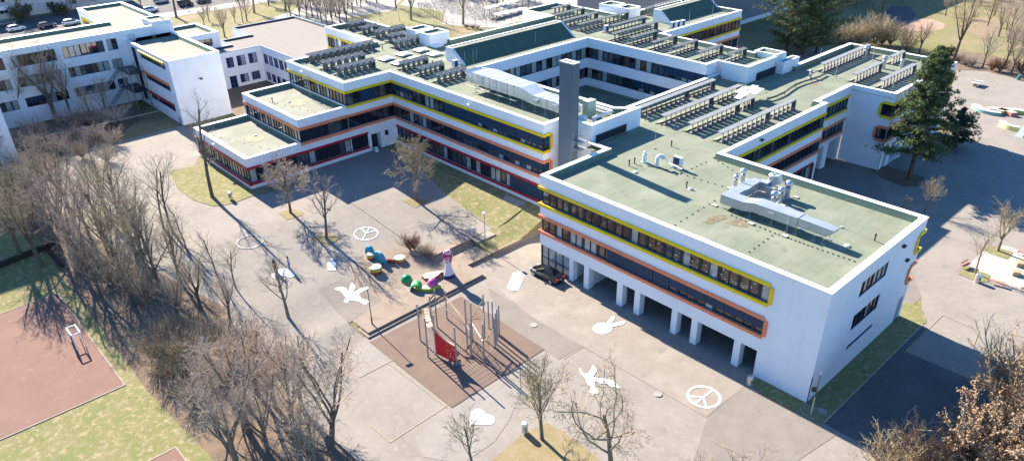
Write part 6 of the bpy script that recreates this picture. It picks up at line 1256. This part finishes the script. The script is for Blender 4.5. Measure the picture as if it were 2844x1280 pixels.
# --- lower edge trees
p=P('c2',738,1015); tree(p,proto('ash',21,7,.15),'upright bare tree at the tip of the dry bed below the climbing frame',None,BARK,TW_Y,scale=height_of(p,'c2',730,470)/7,rot=2)
p=P('c2',1200,1215); tree(p,proto('plane',33,8,.2),'broad bare tree with pale crooked limbs at the bottom of the picture',None,BARK_P,TW_Y,scale=height_of(p,'c2',1180,560)/8*1.02,rot=.6)
p=P('c2',285,1235); tree(p,proto('sparse',8,5,.1),'small bare tree at the bottom edge below the white heart',None,BARK,TW_Y,scale=height_of(p,'c2',250,850)/5,rot=2.2)
for u,v,h,sd_,l in ((2060,1440,8.5,34,'bare tree rising from below the bottom edge, left of the orange-brown bush'),(1960,1420,6.5,35,'low bare tree at the bottom edge between the broad pale tree and the peace symbol')):
    tree(at(u,v),proto('sparse',sd_,8,.15),l,None,BARK_P,TW_O,scale=h/8)
# --- brown-leaved bushes lower right
SHB=lambda sd_,leaf: proto('shrub',sd_,6,.16,leaf,.052)
for u,v,sc_,sd_,lf,l,tw in ((2480,1330,1.0,41,2600,'orange-brown leafy bush in front of the shaded road at the bottom right','y'),(2720,1330,1.62,42,26000,'big beige-leaved beech bush filling the lower right corner','y'),(2630,1400,1.3,43,24000,'beige-leaved beech bush at the bottom edge left of the biggest one','y'),(2860,1290,1.75,44,26000,'tall beige-leaved beech bush against the right edge','y'),(2850,1150,1.75,45,500,'olive bare bush at the right edge above the beech bushes','o'),(2780,1120,1.4,46,300,'bare twiggy bush overhanging the shaded road at the right','o')):
    tree(at(u,v),SHB(sd_,lf),l,'bushes in the lower right corner',BARK_P,TW_Y if tw=='y' else TW_O,scale=sc_,name='leafy_bush' if lf>1000 else 'bare_bush',cat='bush')
# --- red bush in the planter
for a,b,s,l in ((1300,712,.46,'round dark red bush in the planter on the tan court'),(1395,755,.40,'paler brown bush at the right end of the planter on the tan court')):
    p=P('b1',a,b); tree(p,proto('shrub',47,6,.16),l,None,TW_R,TW_R if a==1300 else TW_T,scale=s,name='bush',cat='bush')
    tree(p+Vector((.3,.5,0)),proto('shrub',48,6,.16),l.replace('bush','undergrowth stems'),None,TW_R,TW_R if a==1300 else TW_T,scale=s*.92,name='bush',cat='bush')
# --- left grove
def zone(lst,group,desc,pro,bark,twig,smin=.85,smax=1.1,name='bare_tree',cat='tree',seed=0):
    rg=random.Random(seed)
    for it in lst:
        u,v,h=it[:3]; p=at(u,v); st,sd_,H0,r=pro[rg.randrange(len(pro))]
        tree(p,proto(st,sd_,H0,r),desc,group,bark if not isinstance(bark,list) else rg.choice(bark),twig if not isinstance(twig,list) else rg.choice(twig),scale=h/H0*rg.uniform(smin,smax),rot=rg.random()*6.28,name=name,cat=cat,lean=(rg.uniform(-.05,.05),rg.uniform(-.05,.05)))
PA=[('ash',51,13,.30),('ash',52,13,.28),('fork',53,13,.34),('fork',54,13,.32)]
PS=[('shrub',61,6,.16),('shrub',62,6,.16),('shrub',63,6,.16)]
zone([(445,800,13),(408,765,14),(385,735,13),(330,755,13),(300,700,12),(250,660,12),(170,700,12),(100,640,11),(45,620,11),(560,860,9),(640,900,8),(500,905,8),(420,880,9),(130,560,11),(200,600,12),(370,850,11),(280,820,11),(230,760,12),(500,780,9),(350,650,12),(120,740,11),(60,720,11),(180,640,12),(20,560,11),(300,600,12)],'dark-trunked trees of the left grove','tall bare olive-brown tree in the dense left grove',PA,BARK,[TW_O,TW_T],seed=1)
zone([(455,635,12),(478,640,11),(520,700,7),(600,760,6),(655,800,6)],'slender trees at the front of the left grove','slender bare tree between the grove and the asphalt',[('slim',71,12,.2),('sparse',72,12,.2)],BARK,[TW_T,TW_O],seed=2)
zone([(815,1180,11),(765,1130,11),(838,1135,10),(715,1090,10),(690,1200,11),(640,1110,10),(745,1260,11),(660,1300,11),(840,1290,10),(600,1190,9),(880,1310,9)],'lilac-twigged trees of the lower grove','bare lilac-grey tree in the lower part of the left grove',PA,[BARK,BARK_P],TW_P,seed=3)
p=P('c1',780,1085); tree(p,proto('fork',55,10,.22),'bare open tree at the kerb of the lower grove, its shadow across the ball court',None,BARK,TW_T,scale=height_of(p,'c1',830,300)/10,rot=.4)
p=P('b1',487,1165); tree(p,proto('sparse',73,8,.2),'bare tree in front of the two people, at the edge of the grove',None,BARK_P,TW_T,scale=height_of(p,'b1',480,740)/8,rot=1.4)
zone([(470,940,4.5),(520,960,5),(560,1010,5),(440,1000,4.5),(600,1000,5),(480,1060,4.5),(540,1120,4.5),(420,830,4),(360,800,4),(300,790,4),(240,740,4),(640,980,5),(700,970,4),(520,1010,4.5)],'bushes under the left grove','olive bare bush in the undergrowth of the left grove',PS,BARK,[TW_O,TW_O,TW_Y],seed=4,name='bare_bush',cat='bush')
zone([(160,335,14),(240,300,11),(70,345,11),(300,330,9),(20,330,11),(110,300,11),(200,330,12),(265,350,9)],'trees in front of the left classroom block','bare tree in front of the left classroom block',PA,BARK,[TW_P,TW_T],seed=5)
zone([(190,355,4.5),(240,350,5),(290,350,5),(330,350,4.5),(210,400,4.5),(270,400,4.5),(320,405,4),(170,430,4.5),(230,440,4.5),(300,450,4),(120,420,5),(140,480,4.5),(60,480,5),(20,520,5),(90,520,4.5),(100,380,5),(40,420,5)],'bushes along the left fence','lilac-brown bare bush along the thin fence at the left',PS,BARK,[TW_P,TW_T],seed=6,name='bare_bush',cat='bush')
p=P('GR',30,290); tree(p,proto('fork',53,13,.34),'bare forked tree in front of the white building corner at the left edge',None,BARK,TW_T,scale=.6,rot=2)
# --- right trees
for reg,a,b,tx,ty,st,sd_,l in (('b4',1050,462,1090,200,'ash',51,'bare sunlit tree standing in the shade beside the far corner of the nearest roof'),('b4',1390,872,1440,540,'sparse',72,'small bare tree in the grass island beside the metal bin'),('b4',1540,718,1600,350,'fork',54,'bare many-branched tree in the farther grass island by the pale slabs'),('b4',910,520,915,345,'sparse',8,'small bare tree whose twigs show over the nearest roof edge')):
    p=P(reg,a,b); H0=[k for k in PROTO if k[0]==st and k[1]==sd_][0][2]; r0=.2; tree(p,PROTO[(st,sd_,H0,0)],l,None,BARK_P,TW_Y,scale=height_of(p,reg,tx,ty)/H0,rot=sd_)
# --- pines
def pine_mesh(seed,H,spread,ntuft,bare=.25,dens=12,top_flat=False):
    rng=random.Random(seed); T=MB(); C=MB(); n=9; pts=[Vector((.25*math.sin(i*.7)*i/n,.2*math.cos(i*.9)*i/n,H*i/n-.2)) for i in range(n+1)]
    for i in range(n): T.tube(pts[i],pts[i+1],.34*(1-i/n*.85),.34*(1-(i+1)/n*.85),8,caps=False)
    nb=int(H*3.6)
    for b in range(nb):
        f=bare+(1-bare)*(b+rng.random())/nb; base=pts[0].lerp(pts[-1],f); base=pts[min(n-1,int(f*n))].lerp(pts[min(n,int(f*n)+1)],f*n-int(f*n)); az=gold(b)+rng.uniform(-.3,.3)
        u_=(f-bare)/(1-bare); ln=spread*((1-u_)**.75*.9+.16)*(.65+.5*rng.random()) if not top_flat else spread*(math.sin(min(1,u_*1.05+.12)*PI)**.6)*(.6+.5*rng.random())+.3
        d=Vector((math.cos(az),math.sin(az),.12+.35*u_-(.22 if u_<.35 and not top_flat else 0))).normalized(); p=base
        for s in range(4):
            d=(d+Vector((rng.gauss(0,.1),rng.gauss(0,.1),.05))).normalized(); q=p+d*ln/4; T.tube(p,q,.07*(1-s*.2)*(1-u_*.5),.06*(1-s*.22)*(1-u_*.5),4,caps=False)
            for k in range(ntuft if s>0 else ntuft//3):
                c=p.lerp(q,rng.random())+Vector((rng.gauss(0,.30),rng.gauss(0,.30),rng.gauss(.05,.16)))*(.6+.5*s/3)*min(1.4,ln/2.2+.35); ax=(d*.6+Vector((rng.gauss(0,.5),rng.gauss(0,.5),.5+rng.gauss(0,.3)))).normalized(); o=ax.orthogonal().normalized()
                for j in range(dens):
                    aa=gold(j)+rng.random(); e=(ax*rng.uniform(.15,1)+(Matrix.Rotation(aa,3,ax)@o)*rng.uniform(.5,1)).normalized(); w_=e.cross(ax); w_=(w_.normalized() if w_.length>1e-3 else o)*.034; L=.24+.16*rng.random(); C.quad(c-w_,c+e*L-w_*.4,c+e*L+w_*.4,c+w_)
            p=q
    def me(m,nm): d_=bpy.data.meshes.new(nm); d_.from_pydata(m.v,[],m.f); d_.materials.append(None); return d_
    return me(T,'trunk'),me(C,'crown')
BARK_R=M('bark_pine',(.16,.085,.055),(.11,.065,.045),scale=2,rough=1)
p=P('ZF',1745,580); h=height_of(p,'a4',1150,335); tree(p,pine_mesh(81,h,5.2,30,.22,13),'tall dark pine with a reddish trunk in front of the far right wing',None,BARK_R,NEED,rot=1.0,name='pine_tree')
p2=P('a4',1230,1000); tree(p2,pine_mesh(82,6.8,3.8,26,.06,12,True),'round dark evergreen bush right behind the tall pine',None,BARK_R,NEED_D,name='evergreen_bush',cat='bush')
PM=[pine_mesh(83,16,7.2,22,.10,10,True),pine_mesh(84,16,6.6,22,.08,10,True)]
for a,b,k,s,l in ((775,392,0,1.12,'left one of the dark pines in front of the grey hall'),(895,420,1,.95,'low middle pine in front of the grey hall'),(1000,400,1,1.12,'right one of the dark pines in front of the grey hall')):
    tree(P('T4',a,b),PM[k],l,None,BARK_R,NEED,scale=s,rot=a,name='pine_tree')
# --- hedge and park behind the far right wing
Q4=lambda x,y: px('T4',x,y)
zone([(*Q4(x,y),h) for x,y,h in ((1200,345,6),(1260,335,7),(1320,335,7),(1380,335,7.5),(1440,335,8),(1500,340,7),(1560,345,7),(1640,380,7),(1690,390,6),(1230,300,6),(1330,300,6.5),(1430,300,7),(1520,300,7),(1180,330,5))],'bushy trees behind the far right wing','bushy bare yellow-brown tree behind the far right roof',PS+[('sparse',72,12,.2)],BARK_P,[TW_Y,TW_O],seed=8)
zone([(*Q4(x,y),h) for x,y,h in ((1670,390,8),(1780,405,9),(2260,515,9),(2430,500,10),(2480,560,7),(2560,520,9))],'bare trees at the edge of the park','bare dark tree at the edge of the park lawn',PA,BARK,[TW_T,TW_P],seed=9)
tree(P('T4',2045,445),proto('fork',56,13,.3),'large forked bare tree standing on the park lawn, behind the tall pine',None,BARK,TW_Y,scale=1.15,rot=.5)
zone([(*Q4(x,y),h) for x,y,h in ((2130,500,3),(2180,505,3.2),(2390,550,4.5),(2330,540,3.5),(2550,560,4),(2080,480,2.6))],'bushes at the edge of the far court','brown bare bush in the hedge strip of the far court',PS,BARK,[TW_T,TW_R],seed=10,name='bare_bush',cat='bush')
zone([(*Q4(x,y),h) for x,y,h in ((2250,40,10),(2350,120,10),(2480,200,11),(2560,300,11),(2520,60,10),(2420,20,9),(2100,20,9),(1650,30,8),(1750,-30,9),(1900,-40,9),(2560,130,10),(2300,-60,9),(1980,120,9),(2450,320,11),(2180,60,9),(2550,400,12),(2000,-20,9),(1450,10,8),(1500,90,7),(2470,420,10),(2300,200,10),(2380,280,10),(2200,-20,9),(2350,40,10),(2500,130,11),(2440,230,10),(1380,20,8),(1300,60,8),(1420,120,7),(1560,-10,8)) if True],'far bare trees in the park','far bare tree on the park lawn in the upper right',PA,BARK,[TW_T,TW_P,TW_O],seed=11)
# --- behind the school, top
Q1=lambda x,y: px('T1',x,y); Q2=lambda x,y: px('T2',x,y); Q3=lambda x,y: px('T3',x,y)
tree(P('T1',1115,345),proto('slim',74,14,.36),'leaning dark trunk of a street tree beside the white car',None,BARK,TW_T,scale=1.1,rot=3,lean=(0,0))
zone([(*Q1(x,y),h) for x,y,h in ((2050,725,9),(1660,520,6),(2400,440,9),(450,190,8),(2250,440,6),(2480,420,8),(1750,430,5))],'trees on the street lawn','bare tree on the lawn beside the street',PA+[('sparse',72,12,.2)],BARK,[TW_O,TW_T],seed=12)
zone([(*Q2(x,y),h) for x,y,h in ((40,240,12),(985,335,10),(1340,470,9),(1440,435,8),(1580,415,8),(1700,405,8),(600,210,12),(1180,330,8),(1500,300,9),(1650,250,9),(1800,230,9),(1350,250,9),(850,200,9),(1950,150,9),(700,330,9),(860,350,10),(1080,300,9),(1250,400,9),(1420,330,10),(1560,180,9),(1720,150,10),(1880,100,9),(1300,120,10),(1100,100,10),(900,80,10),(700,60,9),(2050,60,9),(1600,60,10),(1850,-20,10),(300,100,10),(200,-40,10),(420,-30,10)) if not 2100<x<2200],'trees behind the gravel roof','bare tree beside the path behind the gravel roof',PA,BARK,[TW_T,TW_P],seed=13)
zone([(*Q3(x,y),h) for x,y,h in ((415,140,12),(655,330,13),(1500,405,13),(100,60,9),(1950,60,9),(2050,40,9),(2150,30,9),(2250,20,9),(2350,10,9),(1850,20,9),(2450,10,8),(1750,-30,9),(1400,-60,10),(1000,-60,10),(2100,-40,9),(2300,-40,9))],'trees around the bike yard','bare tree around the bike yard at the top',PA,[BARK,BARK_P],[TW_P,TW_T],seed=14)
zone([(*Q3(x,y),h) for x,y,h in ((1560,470,1.6),(1660,480,1.6),(1740,475,1.4))],'low bushes behind the rear parapet','low reddish bush behind the rear roof parapet',PS,BARK,[TW_R,TW_T],seed=15,name='bare_bush',cat='bush')
tree(at(*px('N',1150,40),2.0) if False else at(1735,-20),proto('ash',51,13,.30),'bare tree behind the far end of the main roof',None,BARK,TW_T,scale=.8)
tree(at(1790,-25),proto('ash',52,13,.28),'bare tree behind the far end of the main roof, the right one',None,BARK,TW_P,scale=.8)
tree(P('T0',500,430),proto('fork',53,13,.34),'ivy-clad bare tree with many limbs in front of the apartment house',None,BARK,TW_T,scale=1.0,rot=1)
rg=random.Random(5)
IVY=proto('shrub',64,6,.16,9000,.12)
tree(P('T0',480,440),IVY,'olive ivy thicket round the foot of the tree by the apartment house',None,BARK,TW_O,leafm=M('ivy',(.10,.10,.045),(.06,.065,.03),scale=1),scale=.85,name='bush',cat='bush')
HED=proto('shrub',65,6,.16,9000,.10)
for a,b,s,l in ((1150,300,.6,'left dark green hedge bush under the balconies of the apartment house'),(1300,310,.6,'right dark green hedge bush under the balconies of the apartment house')): tree(P('T0',a,b),HED,l,None,BARK,TW_O,leafm=M('hedge_green',(.035,.06,.03),(.05,.08,.04),scale=1),scale=s,name='bush',cat='bush')
zone([(*px('T0',x,y),h) for x,y,h in ((1430,330,8),(1480,340,7))],'thin trees by the apartment house','thin bare tree by the apartment house wall',[('sparse',72,12,.2)],BARK,TW_T,seed=16)
for grp,lst in TREES.items():
    lst.sort(key=lambda a:a[0])
    for i,(x,t,l) in enumerate(lst):
        if len(lst)>1 and 'lower right corner' not in grp: t['label']=l+', '+nth(i)+' from left'
for o in bpy.data.objects:
    if '_o' in o: del o['_o']
print('objects',len(bpy.data.objects),'bikes',nb)
